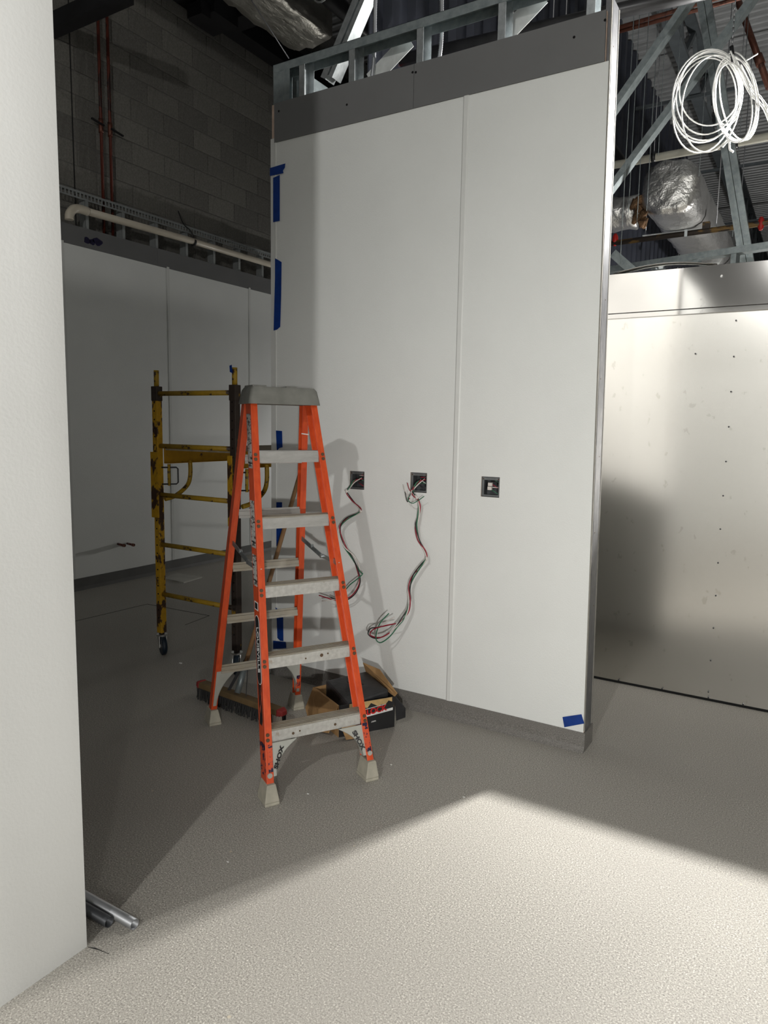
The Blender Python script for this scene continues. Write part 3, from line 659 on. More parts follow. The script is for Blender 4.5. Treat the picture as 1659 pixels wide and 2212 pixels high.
for x, y in ((1590, 692), (1585, 770), (1579, 846), (1574, 922), (1568, 997), (1562, 1071), (1556, 1143), (1551, 1216), (1546, 1287), (1541, 1357), (1535, 1427), (1530, 1495), (1530, 1507), (1502, 764), (1605, 1522), (1336, 1469), (1430, 1488)):
    build(MB().disc(PY(x, y, YS - .012), (0, 1, 0), 0.0045, 0.014, 8), 'screw', 'dark_pipe', ws)
build(MB().box(X0, X1, YS - .003, YS + .012, 0.001, 0.014), 'dark_gap', 'hole', ws)
# curved sheet lying on top
c = PY(1437, 583, YS + .05); pts = [V(c.x - .28 + .56 * i / 10, YS + .05, ZS + .004 + .032 * math.sin(math.pi * i / 10)) for i in range(11)]
b = MB(); vs = [p + V(0, dy, 0) for p in pts for dy in (-.07, .07)]; b.add(vs, [(2 * i, 2 * i + 1, 2 * i + 3, 2 * i + 2) for i in range(10)], True)
o = build(b, 'metal_offcut', 'steel_header', label='thin curved metal offcut lying on top of the steel wall', cat='offcut'); md = o.modifiers.new('solid', 'SOLIDIFY'); md.thickness = .002

# ------------------------------------------------------------------ step ladder (local: x across, y to the rear, z up)
LA = math.radians(59.8)
lad = thing('step_ladder', (-2.089, 2.549, 0), 'orange fibreglass step ladder with grey cap and feet, standing open', 'ladder', rz=LA)
ZC = 1.648
def fy(z): return -0.475 + (0.010 + 0.475) * z / ZC       # front face of the front rails
def fx(z): return 0.252 - (0.252 - 0.160) * z / ZC         # outer half width of the front
def ry(z): return 0.485 - (0.485 - 0.150) * z / ZC         # rear face of the rear rails
def rx(z): return 0.252 - (0.252 - 0.158) * z / ZC
def rail(side, fxn, fyn, d, w, rear=False):
    t = 0.004; z0, z1 = 0.045, ZC + 0.02
    pts = [(0, 0), (w, 0), (w, t), (t, t), (t, d - t), (w, d - t), (w, d), (0, d)]
    def sec(z):
        return [V(side * (fxn(z) - x), (fyn(z) - (d - y)) if rear else (fyn(z) + y), z) for x, y in pts]
    return MB().hexa(sec(z0), sec(z1))
RD, RW = 0.074, 0.031
frl = build(rail(-1, fx, fy, RD, RW), 'front_rail', 'fibreglass', lad, local=True, bevel=.0015)
frr = build(rail(1, fx, fy, RD, RW), 'front_rail', 'fibreglass', lad, local=True, bevel=.0015)
rrl = build(rail(-1, rx, ry, 0.045, 0.031, True), 'rear_rail', 'fibreglass', lad, local=True, bevel=.0015)
rrr = build(rail(1, rx, ry, 0.045, 0.031, True), 'rear_rail', 'fibreglass', lad, local=True, bevel=.0015)
# cap
b = MB()
def rr_rect(hx, y0, y1, z, r=0.018, n=4):
    out = []
    for cx_, cy_, a0 in ((hx - r, y1 - r, 0), (-hx + r, y1 - r, 90), (-hx + r, y0 + r, 180), (hx - r, y0 + r, 270)):
        for k in range(n + 1):
            a = math.radians(a0 + 90 * k / n); out.append(V(cx_ + r * math.cos(a), cy_ + r * math.sin(a), z))
    return out
secs = [rr_rect(0.173, -0.012, 0.165, ZC - .003), rr_rect(0.169, -0.008, 0.160, ZC + .02), rr_rect(0.160, -0.002, 0.155, 1.708), rr_rect(0.150, 0.006, 0.148, 1.722)]
n = len(secs[0]); vs = [v for s_ in secs for v in s_]
b.add(vs, [(j * n + i, j * n + (i + 1) % n, (j + 1) * n + (i + 1) % n, (j + 1) * n + i) for j in range(3) for i in range(n)], True)
b.add(secs[-1], [tuple(range(n))]); b.add(secs[0], [tuple(reversed(range(n)))])
cap = build(b, 'cap', 'cap_grey', lad, local=True)
b = MB(); b.box(0.01, .06, 0.012, 0.13, 1.7205, 1.727)
build(MB().box(-0.150, -0.085, 0.012, 0.13, 1.7205, 1.729), 'tool_tray', 'cap_grey', cap, local=True, bevel=.002)
build(b, 'tool_tray', 'cap_grey', cap, local=True, bevel=.002)
# steps
STZ = [0.287 * k for k in range(1, 6)]; steps = []
for k, z in enumerate(STZ):
    hx = fx(z) - 0.0045; yf = fy(z) - 0.002
    m_ = 'aluminium' if k > 2 else 'aluminium_paint'
    b = MB(); b.box(-hx + RW * .75, hx - RW * .75, yf + .002, yf + .005, z - .050, z - .003)
    b.box(-hx, hx, yf + .006, yf + .085, z - .052, z - .048) if False else None
    st = build(b, 'step', m_, lad, local=True); steps.append(st)
    b = MB(); b.box(-hx, hx, yf + .0055, yf + .078, z - .004, z - .0)
    for j in range(5): b.box(-hx + .004, hx - .004, yf + .008 + j * .0145, yf + .014 + j * .0145, z, z + .0025)
    b.box(-hx, hx, yf + .076, yf + .080, z - .035, z - .004)
    build(b, 'tread', 'aluminium_dirty' if k < 4 else 'aluminium', st, local=True)
    for s_ in (-1, 1):
        for dz in (-.014, -.034):
            zz_ = z + dz; c = V(s_ * (fx(zz_) - 0.012), fy(zz_), zz_)
            build(MB().disc(c + V(0, -.003, 0), (0, 1, 0), 0.0078, 0.004, 12), 'rivet', 'rivet', frl if s_ < 0 else frr, local=True)
# marks on the lowest step
for x, dz, k, r in ((-.11, -.03, 0, .006), (.085, -.028, 0, .006), (-.02, -.028, 1, .004), (.055, -.024, 1, .008), (.085, -.02, 1, .004), (-.08, -.025, 0, .004)):
    z = STZ[k]; yf = fy(z)
    build(MB().disc(V(x, yf - .001, z + dz), (0, 1, 0), r, 0.002, 9), 'rivet', 'rivet', steps[k], local=True)
# rear braces
for k, z in enumerate([0.30, 0.575, 0.85, 1.12, 1.385]):
    hx = rx(z) - .031; y0 = ry(z) - .047
    b = MB(); b.box(-hx, hx, y0 + .0, y0 + .004, z - .004, z + .016); b.box(-hx, hx, y0 + .008, y0 + .012, z + .012, z + .026); b.box(-hx, hx, y0 + .004, y0 + .026, z + .010, z + .014); b.box(-hx, hx, y0 - .004, y0 + .0, z - .016, z - .004)
    build(b, 'rear_brace', 'aluminium_dirty' if k < 3 else 'aluminium', lad, local=True)
# curved corner braces; the front pair is lettered
def gusset(side, fxn, yf_, ztop, xin, w0=.012, bottom=.11):
    out = []; inn = []
    for i in range(13):
        s_ = i / 12; z = bottom + (ztop - bottom) * s_
        out.append(V(side * (fxn(z) - w0), yf_(z), z))
        e = 1 - (1 - s_) ** 0.5 if False else s_ ** 2.4
        inn.append(V(side * (fxn(z) - w0 - 0.018 - (xin - .018) * e), yf_(z), z))
    b = MB()
    for i in range(12):
        q = [out[i], inn[i], inn[i + 1], out[i + 1]]; b.prism(q, (0, .004, 0)); q2 = [inn[i], inn[i + 1], inn[i + 1] + V(0, .03, 0), inn[i] + V(0, .03, 0)]
        b.prism(q2, (side * .003, 0, 0))
    return b, out, inn
for side in (-1, 1):
    b, out, inn = gusset(side, fx, lambda z: fy(z) + .004, STZ[0] - .05, .115, .028)
    g = build(b, 'corner_brace', 'gusset_grey', lad, local=True)
    mid = (out[6] + inn[6]) / 2; a = (out[3] + inn[3]) / 2; c = (out[10] + inn[10]) / 2 + V(-side * .0, 0, 0)
    nrm = V(0, -1, -.29).normalized()
    d = (c - a) if side < 0 else (a - c)
    ce = (a + c) / 2 + V(-side * .004, -.0032, 0); up = nrm.cross(d)
    build(text_mb('SHOX', 0.026, frame(ce, d, up), .0004, 1.3, .045), 'lettering', 'ink_black', g, local=True)
    b, _, _ = gusset(side, rx, lambda z: ry(z) - .046, 0.295, .11, .008, .10)
    build(b, 'corner_brace', 'gusset_grey', lad, local=True)
# feet
def foot(side, fxn, cy, h=.088):
    b = MB(); x = fxn(0.05); hy = .050
    lo = [V(side * (x + .014), cy - hy, 0), V(side * (x + .014), cy + hy, 0), V(side * (x - .050), cy + hy, 0), V(side * (x - .050), cy - hy, 0)]
    mi = [v + V(0, 0, .014) for v in lo]
    x2 = fxn(h); hi = [V(side * (x2 + .005), cy - .041, h), V(side * (x2 + .005), cy + .041, h), V(side * (x2 - .034), cy + .041, h), V(side * (x2 - .034), cy - .041, h)]
    dy = V(0, 0, 0); b.hexa(lo, mi); b.hexa(mi, hi); return b
for side in (-1, 1):
    cf = fy(.05) + RD / 2; build(foot(side, fx, cf), 'foot', 'foot_grey', lad, local=True, bevel=.004)
    cr_ = ry(.05) - .024; build(foot(side, rx, cr_, .080), 'foot', 'foot_grey', lad, local=True, bevel=.004)
    for s2 in (0,):
        zz_ = .118; build(MB().disc(V(side * (fx(zz_) - .014), fy(zz_) - .004, zz_), (0, 1, 0), .011, .005, 12), 'rivet', 'gusset_grey', lad, local=True)
# spreaders
for side in (-1, 1):
    zf, zr, zm = .93, .985, .955
    a = V(side * (fx(zf) - .012), fy(zf) + .03, zf); c = V(side * (rx(zr) - .012), ry(zr) - .02, zr); mdl = a * .62 + c * .38 + V(0, 0, -.018); m2 = a * .35 + c * .65 + V(0, 0, -.004)
    build(MB().bar(a, mdl, .004, .020), 'spreader_arm', 'galv', lad, local=True)
    build(MB().bar(mdl - V(side * .005, 0, 0), c - V(side * .005, 0, 0), .004, .022), 'spreader_arm', 'galv_dull', lad, local=True)
    for p in (mdl, m2): build(MB().disc(p - V(side * .012, 0, 0), (side, 0, 0), .010, .014, 10), 'spreader_pivot', 'galv', lad, local=True)
    build(MB().bar(a + V(-side * .004, -.028, -.004), a + V(-side * .004, .03, .004), .006, .022), 'spreader_bracket', 'chrome', lad, local=True)
# stickers and wear on the left front rail web
def webstrip(z0, z1, y0, y1, mat, name='sticker', off=.0008, xo=0):
    q = [V(-(fx(z0) + off), fy(z0) + y0, z0), V(-(fx(z0) + off), fy(z0) + y1, z0), V(-(fx(z1) + off), fy(z1) + y1, z1), V(-(fx(z1) + off), fy(z1) + y0, z1)]
    return build(MB().prism(q, (.0006, 0, 0)), name, mat, frl, local=True)
webstrip(1.36, 1.60, .012, .066, 'worn_sticker'); webstrip(1.02, 1.22, .012, .066, 'worn_sticker'); webstrip(.86, .99, .014, .064, 'worn_sticker')
webstrip(.76, .795, .016, .062, 'ink_white'); webstrip(.765, .79, .022, .056, 'ink_black', 'sticker', .0014)
webstrip(.30, .47, .018, .058, 'black_wear', 'worn_patch'); webstrip(.11, .235, .004, .070, 'blue_wear', 'worn_patch')
# oval maker's badge with lettering
zc = .60; half = .135; pts_o = []; pts_i = []
def webpt(u, v, off):   # u along the rail, v across the web
    z = zc + u; return V(-(fx(z) + off), fy(z) + RD / 2 + v, z)
def oval(hu, r, off):
    out = []
    for s_, a0 in ((1, 0), (-1, 180)):
        for k in range(9):
            a = math.radians(a0 + 180 * k / 8); out.append(webpt(s_ * hu + r * math.sin(a) * 1.0, r * math.cos(a), off))
    return out
build(MB().prism(oval(half - .022, .027, .0010), (.0008, 0, 0)), 'badge', 'ink_white', frl, local=True)
build(MB().prism(oval(half - .022, .0235, .0016), (.0008, 0, 0)), 'badge', 'ink_black', frl, local=True)
dd = webpt(-.1, 0, 0) - webpt(.1, 0, 0)
build(text_mb('LOUISVILLE', .034, frame(webpt(0, 0, .0020), dd, V(-1, 0, 0).cross(dd)), .0004, 1.12), 'lettering', 'ink_white', frl, local=True)
# navy paint on the front faces near the feet and small chips
def flangepatch(side, z0, z1, w0, w1, mat, yfun=fy, xfun=fx):
    q = [V(side * (xfun(z) - w), yfun(z) - .0008, z) for z, w in ((z0, w0), (z0, w1), (z1, w1), (z1, w0))]
    build(MB().prism(q, (0, .0006, 0)), 'worn_patch', mat, lad, local=True)
flangepatch(-1, .13, .235, .010, .030, 'blue_wear'); flangepatch(1, .125, .245, .004, .028, 'blue_wear'); 
flangepatch(1, .12, .20, .006, .026, 'blue_wear', lambda z: ry(z) - .0455, rx)
q0 = V(rx(1.50), ry(1.5), 1.50)
build(MB().bar(V(rx(1.5) - .034, ry(1.5) - .0475, 1.512), V(rx(1.5) + .002, ry(1.5) - .0475, 1.508), .004, .005), 'cable_tie', 'ink_white', lad, local=True)

# ------------------------------------------------------------------ yellow scaffold
YA = 3.20; XA, XBs = -3.69, -3.01; LEN = 1.83
scf = thing('rolling_scaffold', ((XA + XBs) / 2, YA + LEN / 2, 0), 'chipped yellow rolling scaffold behind the ladder', 'scaffold')
def post(x, y):
    p_ = build(MB().box(x - .023, x + .023, y - .023, y + .023, .145, 1.78), 'post', 'scaffold_yellow' if x < -3.5 else 'scaffold_brown', scf, bevel=.004)
    build(MB().tube([(x, y, 1.775), (x, y, 1.885)], .0165, 12), 'coupling_pin', 'scaffold_rung', scf)
    build(MB().box(x - .0255, x + .0255, y - .0255, y + .0255, 1.69, 1.783), 'collar', 'scaffold_brown', scf, bevel=.003)
    for i in range(27):
        z = .25 + i * .055
        build(MB().disc((x, y - .0245, z), (0, 1, 0), .0055, .003, 8), 'pin_hole', 'hole', p_)
    return p_
for x in (XA, XBs):
    for y in (YA, YA + LEN): post(x, y)
for y in (YA, YA + LEN):
    for z in (1.737, 1.400, 1.080, .748, .412):
        build(MB().tube([(XA + .02, y, z), (XBs - .02, y, z)], .0155, 12), 'rung', 'scaffold_rung', scf)
    build(MB().tube([(XA + .02, y, .16), (XBs - .02, y, .16)], .010, 8), 'rung', 'scaffold_rung', scf) if y > YA else None
# long side rails with sleeves, latches and curved braces
for x in (XA, XBs):
    sd = -1 if x < -3.5 else 1
    b = MB(); b.box(x + .026, x + .030, YA + .026, YA + LEN - .026, 1.285, 1.385); b.box(x + .030, x + .066, YA + .026, YA + LEN - .026, 1.285, 1.289)
    build(b, 'side_rail', 'scaffold_rail', scf)
    for y, s_ in ((YA, 1), (YA + LEN, -1)):
        b = MB(); b.box(x - .034, x - .026, y - .030, y + .030, .93, 1.36); b.box(x - .034, x + .030, y - .034, y - .026, .93, 1.36) if s_ > 0 and x < -3.5 else b.box(x - .034, x - .0, y - .034, y - .026, .93, 1.36)
        build(b, 'sleeve', 'scaffold_yellow', scf)
        xx = x + .05
        pts = spline([(xx, y + .23 * s_, 1.30), (xx, y + .23 * s_, 1.20), (xx, y + .20 * s_, 1.13), (xx, y + .10 * s_, 1.07), (xx - .015, y + .02 * s_, 1.05)], 5)
        build(MB().tube(pts, .0145, 10), 'curved_brace', 'scaffold_rung', scf)
        b = MB(); b.tube([(x + .03, y + .0 * s_, 1.26), (x + .085, y + .075 * s_, 1.26), (x + .09, y + .085 * s_, 1.25), (x + .09, y + .085 * s_, 1.16), (x + .085, y + .075 * s_, 1.15), (x + .03, y, 1.15)], .005, 8)
        l_ = build(b, 'latch', 'dark_pipe', scf)
        build(MB().tube([(x + .055, y + .04 * s_, 1.14), (x + .055, y + .04 * s_, 1.28)], .010, 8), 'latch_rod', 'scaffold_rung', l_)
b = MB(); vs = []; NX = 12
for i in range(NX + 1):
    yy = YA + .03 + (LEN - .06) * i / NX; sag = -.012 * math.sin(math.pi * min(1, i / 5))
    vs += [(XA + .035, yy, 1.372 + sag), (XBs + .0, yy, 1.372 + sag * .4), (XBs + .0, yy, 1.390 + sag * .4), (XA + .035, yy, 1.390 + sag)]
b.add(vs, [(4 * i + a_, 4 * i + (a_ + 1) % 4, 4 * i + 4 + (a_ + 1) % 4, 4 * i + 4 + a_) for i in range(NX) for a_ in range(4)] + [(0, 1, 2, 3), tuple(4 * NX + k for k in (3, 2, 1, 0))])
build(b, 'platform', 'plywood', scf)
def caster(x, y, ang):
    d = V(math.cos(ang), math.sin(ang), 0); a = V(-d.y, d.x, 0); c = V(x, y, .062) + d * .03
    build(MB().tube([(x, y, .128), (x, y, .20)], .019, 12), 'caster_stem', 'scaffold_brown', scf)
    b = MB().disc((x, y, .124), (0, 0, 1), .036, .010, 16)
    for s_ in (-1, 1): b.hexa([c + a * (s_ * .022) + d * -.02 + V(0, 0, -.012), c + a * (s_ * .022) + d * .012 + V(0, 0, -.012), c + a * (s_ * .026) + d * .012 + V(0, 0, -.012), c + a * (s_ * .026) + d * -.02 + V(0, 0, -.012)], [V(x, y, .125) + a * (s_ * .022) + d * -.03, V(x, y, .125) + a * (s_ * .022) + d * .03, V(x, y, .125) + a * (s_ * .026) + d * .03, V(x, y, .125) + a * (s_ * .026) + d * -.03])
    fk = build(b, 'caster_fork', 'chrome', scf)
    build(MB().tube([c - a * .017, c - a * .013, c + a * .013, c + a * .017], .062, 24, rf=lambda i: (.054, .062, .062, .054)[i]), 'wheel', 'wheel_blue', fk)
    build(MB().disc(c - a * .027, a, .010, .054, 10), 'axle', 'chrome', fk)
for x, y, a_ in ((XA, YA, -.5), (XBs, YA, -.9), (XA, YA + LEN, .4), (XBs, YA + LEN, 1.0)): caster(x, y, a_)
b = MB(); b.hexa([V(XBs - .0185, YA - .018, 1.858), V(XBs + .002, YA - .0185, 1.850), V(XBs + .004, YA - .0195, 1.85), V(XBs - .020, YA - .0195, 1.858)], [V(XBs - .0205, YA - .0175, 1.895), V(XBs - .006, YA - .0175, 1.900), V(XBs - .006, YA - .0205, 1.90), V(XBs - .022, YA - .0205, 1.895)])
build(b, 'masking_tape', 'blue_tape', scf)

# ------------------------------------------------------------------ open carton by the partition
A_ = V(-2.20, 2.925, 0); B_ = V(-1.945, 2.790, 0); C_ = V(-1.775, 3.055, 0); D_ = A_ + C_ - B_
car = thing('carton', (A_ + C_) / 2, 'torn open black printed carton on the floor behind the ladder', 'carton')
HB = .165; tk = .004
def wallp(p, q, h0, h1, mat, name='side', z0=0.0, thick=None, n=None):
    d = (q - p).normalized(); nn = V(-d.y, d.x, 0) * tk
    return build(MB().hexa([p + V(0, 0, z0), q + V(0, 0, z0), q + nn + V(0, 0, z0), p + nn + V(0, 0, z0)], [p + V(0, 0, h0), q + V(0, 0, h1), q + nn + V(0, 0, h1), p + nn + V(0, 0, h0)]), name, mat, car)
wallp(A_, B_, HB, HB, 'cardboard'); prt = wallp(B_ + V(.003, 0, 0), C_, HB, HB + .0, 'box_print'); wallp(C_, D_, HB, HB + .02, 'box_print'); wallp(D_, A_, HB + .02, HB, 'cardboard')
build(MB().prism([A_ * .98 + B_ * .0 + (C_) * .02, B_ * .98 + D_ * .02, C_ * .98 + A_ * .02, D_ * .98 + B_ * .02], (0, 0, .004)), 'base', 'cardboard', car)
# flaps: left one folded down, right one standing up, front ones slumped
nL = (A_ - D_).normalized(); nF = (B_ - A_).normalized(); outL = V(nF.y, -nF.x, 0)
eAB = (B_ - A_).normalized(); outAB = V(eAB.y, -eAB.x, 0); eBC = (C_ - B_).normalized(); outBC = V(eBC.y, -eBC.x, 0)
b = MB(); q = [A_ + V(0, 0, HB), B_ + V(0, 0, HB), B_ + outAB * .05 + V(0, 0, .035), B_ * .55 + A_ * .45 + outAB * .085 + V(0, 0, .006), A_ + outAB * .045 + V(0, 0, .06)]
build(b.prism([v + outAB * .002 for v in q], outAB * .004), 'flap', 'cardboard', car)
b = MB(); q = [B_ + V(0, 0, HB * .55) + outBC * .002, B_ * .55 + C_ * .45 + V(0, 0, HB * .5) + outBC * .002, B_ * .55 + C_ * .45 + outBC * .06 + V(0, 0, .006), B_ + outBC * .05 + eBC * .02 + V(0, 0, .006)]
build(b.prism(q, outBC * .004), 'flap', 'cardboard', car)
b = MB(); q = [C_ + V(0, 0, HB), D_ + V(0, 0, HB + .02), D_ + V(-.01, -.03, HB + .10), D_ * .55 + C_ * .45 + V(0, 0, HB + .095), C_ + V(.015, -.0, HB + .02)]
build(b.prism(q, (-.003, -.003, 0)), 'flap', 'cardboard', car)
b = MB(); q = [C_ + V(.001, 0, HB), C_ + V(.05, .02, HB - .06), C_ + V(.045, .03, .05), C_ + V(.004, .01, .03)]
build(b.prism(q, (.001, .004, 0)), 'flap', 'box_print', car)
# torn tan patch, white lines and lettering on the printed side
fBC = frame((B_ + C_) / 2 + V(0, 0, HB / 2) + outBC * .0015, eBC, V(0, 0, 1))
Lb = (C_ - B_).length
def onside(poly, mat, name, off=0.0):
    build(MB().prism([fBC @ V(x, y, off) for x, y in poly], outBC * .0008), name, mat, prt)
rg = random.Random(5); top = [(x_, HB / 2 - .012 - .026 * rg.random()) for x_ in [-.10 + .02 * i for i in range(13)]]
onside([(-.10, HB / 2)] + top + [(.14, HB / 2)], 'cardboard_torn', 'torn_patch')
onside([(-.14, -.012), (.145, .012), (.145, .026), (-.14, .000)], 'ink_white', 'printed_line')
onside([(-.02, .0385), (.105, .049), (.105, .052), (-.02, .041)], 'ink_white', 'printed_line')
build(text_mb('LOCK', .042, fBC @ Matrix.Translation((.052, .026, .0010)) @ Matrix.Rotation(math.radians(5), 4, 'Z'), .0004, 1.0, .035), 'lettering', 'ink_red', prt)
build(text_mb('.com', .014, fBC @ Matrix.Translation((.035, -.030, .0010)) @ Matrix.Rotation(math.radians(4), 4, 'Z'), .0004, 1.0), 'lettering', 'ink_white', prt)
# black lidded case and offcuts of wire lying in the carton
cc = (A_ + C_) / 2; b = MB(); ex = eAB; ey = eBC
rect = [cc - ex * .13 - ey * .10, cc + ex * .115 - ey * .10, cc + ex * .115 + ey * .14, cc - ex * .13 + ey * .14]
b.hexa([p + V(0, 0, .03) for p in rect], [rect[0] + V(0, 0, HB + .035), rect[1] + V(0, 0, HB - .01), rect[2] + V(0, 0, HB + .03), rect[3] + V(0, 0, HB + .055)])
build(b, 'plastic_case', 'black_plastic', label='black plastic case lying in the open carton', cat='case', bevel=.012)
tp = lambda u, v: cc + ex * u + ey * v + V(0, 0, HB + .035 - .10 * (u - v * .35 + 0.0) * .9)
for i, (u0, v0) in enumerate(((-.06, .0), (-.05, .03), (-.06, -.02))):
    pts = [V(*(tp(u0 + .05 * k * .5, v0 + .012 * math.sin(k * 1.3 + i)) + V(0, 0, .02))) for k in range(5)]
    build(MB().tube(spline(pts, 4), .0028, 6), 'wire_scrap', 'wire_black' if i else 'emt', label=('shiny wire scrap lying across the black case', 'black wire scrap on the black case nearest the wall', 'black wire scrap on the black case nearest the ladder')[i], cat='wire', group='wire scraps on the case')

# ------------------------------------------------------------------ push broom
P0 = PZ(432, 1505); P1 = PZ(612, 1572); P0.z = P1.z = 0
d = (P1 - P0).normalized(); nb = V(-d.y, d.x, 0); ctr = (P0 + P1) / 2
bro = thing('push_broom', ctr, 'push broom with wooden handle leaning on the partition corner', 'broom')
Lh = (P1 - P0).length / 2
b = MB(); b.hexa([ctr + d * (s1_ * Lh * .93) + nb * (s2_ * .032) + V(0, 0, .065) for s1_, s2_ in ((-1, -1), (1, -1), (1, 1), (-1, 1))], [ctr + d * (s1_ * Lh * .93) + nb * (s2_ * .028) + V(0, 0, .098) for s1_, s2_ in ((-1, -1), (1, -1), (1, 1), (-1, 1))])
build(b, 'head', 'broom_wood', bro, bevel=.006)
for s_ in (-1, 1):
    b = MB(); e0 = ctr + d * (s_ * Lh * .93)
    b.hexa([e0 + nb * -.034 + V(0, 0, .062), e0 + nb * .034 + V(0, 0, .062), e0 + d * (s_ * Lh * .10) + nb * .02 + V(0, 0, .066), e0 + d * (s_ * Lh * .10) + nb * -.02 + V(0, 0, .066)], [e0 + nb * -.030 + V(0, 0, .102), e0 + nb * .030 + V(0, 0, .102), e0 + d * (s_ * Lh * .10) + nb * .018 + V(0, 0, .094), e0 + d * (s_ * Lh * .10) + nb * -.018 + V(0, 0, .094)])
    build(b, 'end_cap', 'broom_red', bro, bevel=.006)
b = MB(); rg = random.Random(2)
for i in range(46):
    for j in range(4):
        u = (-.97 + 1.94 * i / 45) * Lh; v = -.024 + .016 * j
        p = ctr + d * u + nb * v; q = p + d * rg.uniform(-.012, .012) + nb * (v * .5 + rg.uniform(-.008, .008))
        b.tube([p + V(0, 0, .068), q + V(0, 0, .002)], .0045, 5, True, False)
build(b, 'bristles', 'bristle', bro, kind='stuff')
b = MB()
for i in range(10):
    p = P1 - d * (.012 * (i % 5)) + nb * (-.026 + .008 * (i // 5)); b.tube([p + V(0, 0, .066), p + d * .03 + nb * -.022 + V(0, 0, .003)], .006, 5, True, False)
build(b, 'bristles', 'bristle_pale', bro, kind='stuff')
hb = ctr + d * (-Lh * .05) + V(0, 0, .10)
ht = PY(652, 1010, YW - .022)
build(MB().tube([hb + (ht - hb) * .03, hb + (ht - hb) * .5, ht], .0125, 12), 'handle', 'wood_handle', bro)
build(MB().tube([hb - (ht - hb) * .0, hb + (ht - hb) * .10], .017, 12), 'ferrule', 'galv_dull', bro)
for s_ in (-1, 1):
    build(MB().bar(hb + (ht - hb) * .16, ctr + d * (s_ * .07 - Lh * .05) + V(0, 0, .098), .003, .016), 'brace_strap', 'dark_pipe', bro)

# ------------------------------------------------------------------ conduit on the floor, debris
for (a, c, r, lab, mt) in (((236, 1992), (188, 1968), .0165, 'dark conduit pipe end nearer the left wall', 'emt_dark'), ((291, 1997), (188, 1951), .0165, 'bright conduit pipe end sticking further out from the left wall', 'emt')):
    p = PZ(*a, r); dr = V(-1, .0, 0); q = p + dr * 1.3
    build(MB().pipe(p, q, r, .0018, 22), 'conduit_pipe', mt, label=lab, cat='pipe', group='conduit lengths on the floor')
labs = {(390, 1433): 'white chip on the dark floor left of the ladder', (471, 1426): 'thin white stick on the dark floor beside the ladder', (492, 1862): 'tiny white crumb on the floor in front of the ladder', (665, 1715): 'tiny white crumb between the ladder feet', (845, 1652): 'tiny white crumb right of the ladder foot', (1002, 1722): 'tiny white crumb near the bright floor patch tip'}
for (x, y), lab in labs.items():
    p = PZ(x, y); s_ = .012 if y < 1500 else .005; w = .035 if x == 471 else s_
    build(MB().hexa([p + V(-w, -s_ * .4, 0), p + V(w * .8, -s_ * .5, 0), p + V(w, s_ * .4, 0), p + V(-w * .7, s_ * .5, 0)], [p + V(-w * .8, -s_ * .2, s_ * .5), p + V(w * .5, -s_ * .3, s_ * .6), p + V(w * .8, s_ * .2, s_ * .5), p + V(-w * .5, s_ * .3, s_ * .4)]), 'debris_chip', 'ink_white', label=lab, cat='debris', group='chips on the floor')

ORD = ['leftmost', 'second from left', 'third from left', 'fourth from left', 'fifth from left', 'sixth from left', 'seventh from left', 'eighth from left']
# ------------------------------------------------------------------ overhead services: middle
# flexible metal conduits dropping into the partition
for i, (top, bot, lab) in enumerate((((818, -40), (797, 165), 'flexible metal conduit left of the diagonal strap'), ((962, -60), (943, 118), 'flexible metal conduit in the middle of the stud bays'), ((1100, -80), (1086, 72), 'flexible metal conduit at the rightmost stud bay'))):
    p = PY(*bot, Y1 + .03); q = PY(*top, Y1 + .03); p.z -= .12; N = 90
    pts = [p.lerp(q, k / N) + V(.012 * math.sin(k / N * 5), 0, 0) for k in range(N + 1)]; pts.append(V(q.x + .05, q.y + .1, q.z + .6))
    build(MB().tube(pts, .0105, 10, rf=lambda k: .0108 if k % 2 else .0092), 'flexible_conduit', 'emt', label=lab, cat='conduit', group='flexible conduits above the partition')
# diagonal double stud brace
p = PY(712, 178, 3.75); q = PY(790, -8, 3.75); q = p + (q - p) * 2.0
b = MB(); b.chan(p, q, .042, .09, up=(0, 1, 0)); b.chan(p + V(.05, .0, 0), q + V(.05, 0, 0), .03, .09, up=(0, 1, 0)); build(b, 'stud_brace', 'galv', label='bright diagonal steel stud brace rising behind the partition top', cat='brace')
# dusty foil wrapped duct over the dark room
FX0, FX1, FZ = -4.75, -4.27, 5.2
b = MB(); rg = random.Random(4); NY = 40; vs = []; prof = [(FX0, FZ + .42), (FX0, FZ + .2), (FX0 + .02, FZ + .02)] + [(FX0 + .03 + (FX1 - FX0 - .05) * k / 6, FZ - .012 * math.sin(math.pi * k / 6)) for k in range(7)] + [(FX1, FZ + .02), (FX1, FZ + .2), (FX1, FZ + .42)]
for i in range(NY + 1):
    y_ = 2.6 + 3.3 * i / NY
    for x_, z_ in prof: vs.append((x_ + rg.uniform(-.012, .012), y_, z_ + rg.uniform(-.014, .014)))
k_ = len(prof); b.add(vs, [(i * k_ + a_, i * k_ + a_ + 1, (i + 1) * k_ + a_ + 1, (i + 1) * k_ + a_) for i in range(NY) for a_ in range(k_ - 1)] + [(i * k_ + k_ - 1, i * k_, (i + 1) * k_, (i + 1) * k_ + k_ - 1) for i in range(NY)] + [tuple(range(k_)), tuple(NY * k_ + a_ for a_ in reversed(range(k_)))], True)
build(b, 'foil_duct', 'foil_dusty', label='dusty foil wrapped duct above the dark room at upper left', cat='duct')
p, q = PZ(548, 10, 4.9), PZ(624, 126, 4.6)
build(MB().tube([PY(530, -20, 3.9), PY(624, 126, 3.9)], .004, 6), 'hanger_wire', 'emt', label='thin hanger wire in front of the foil duct', cat='wire')
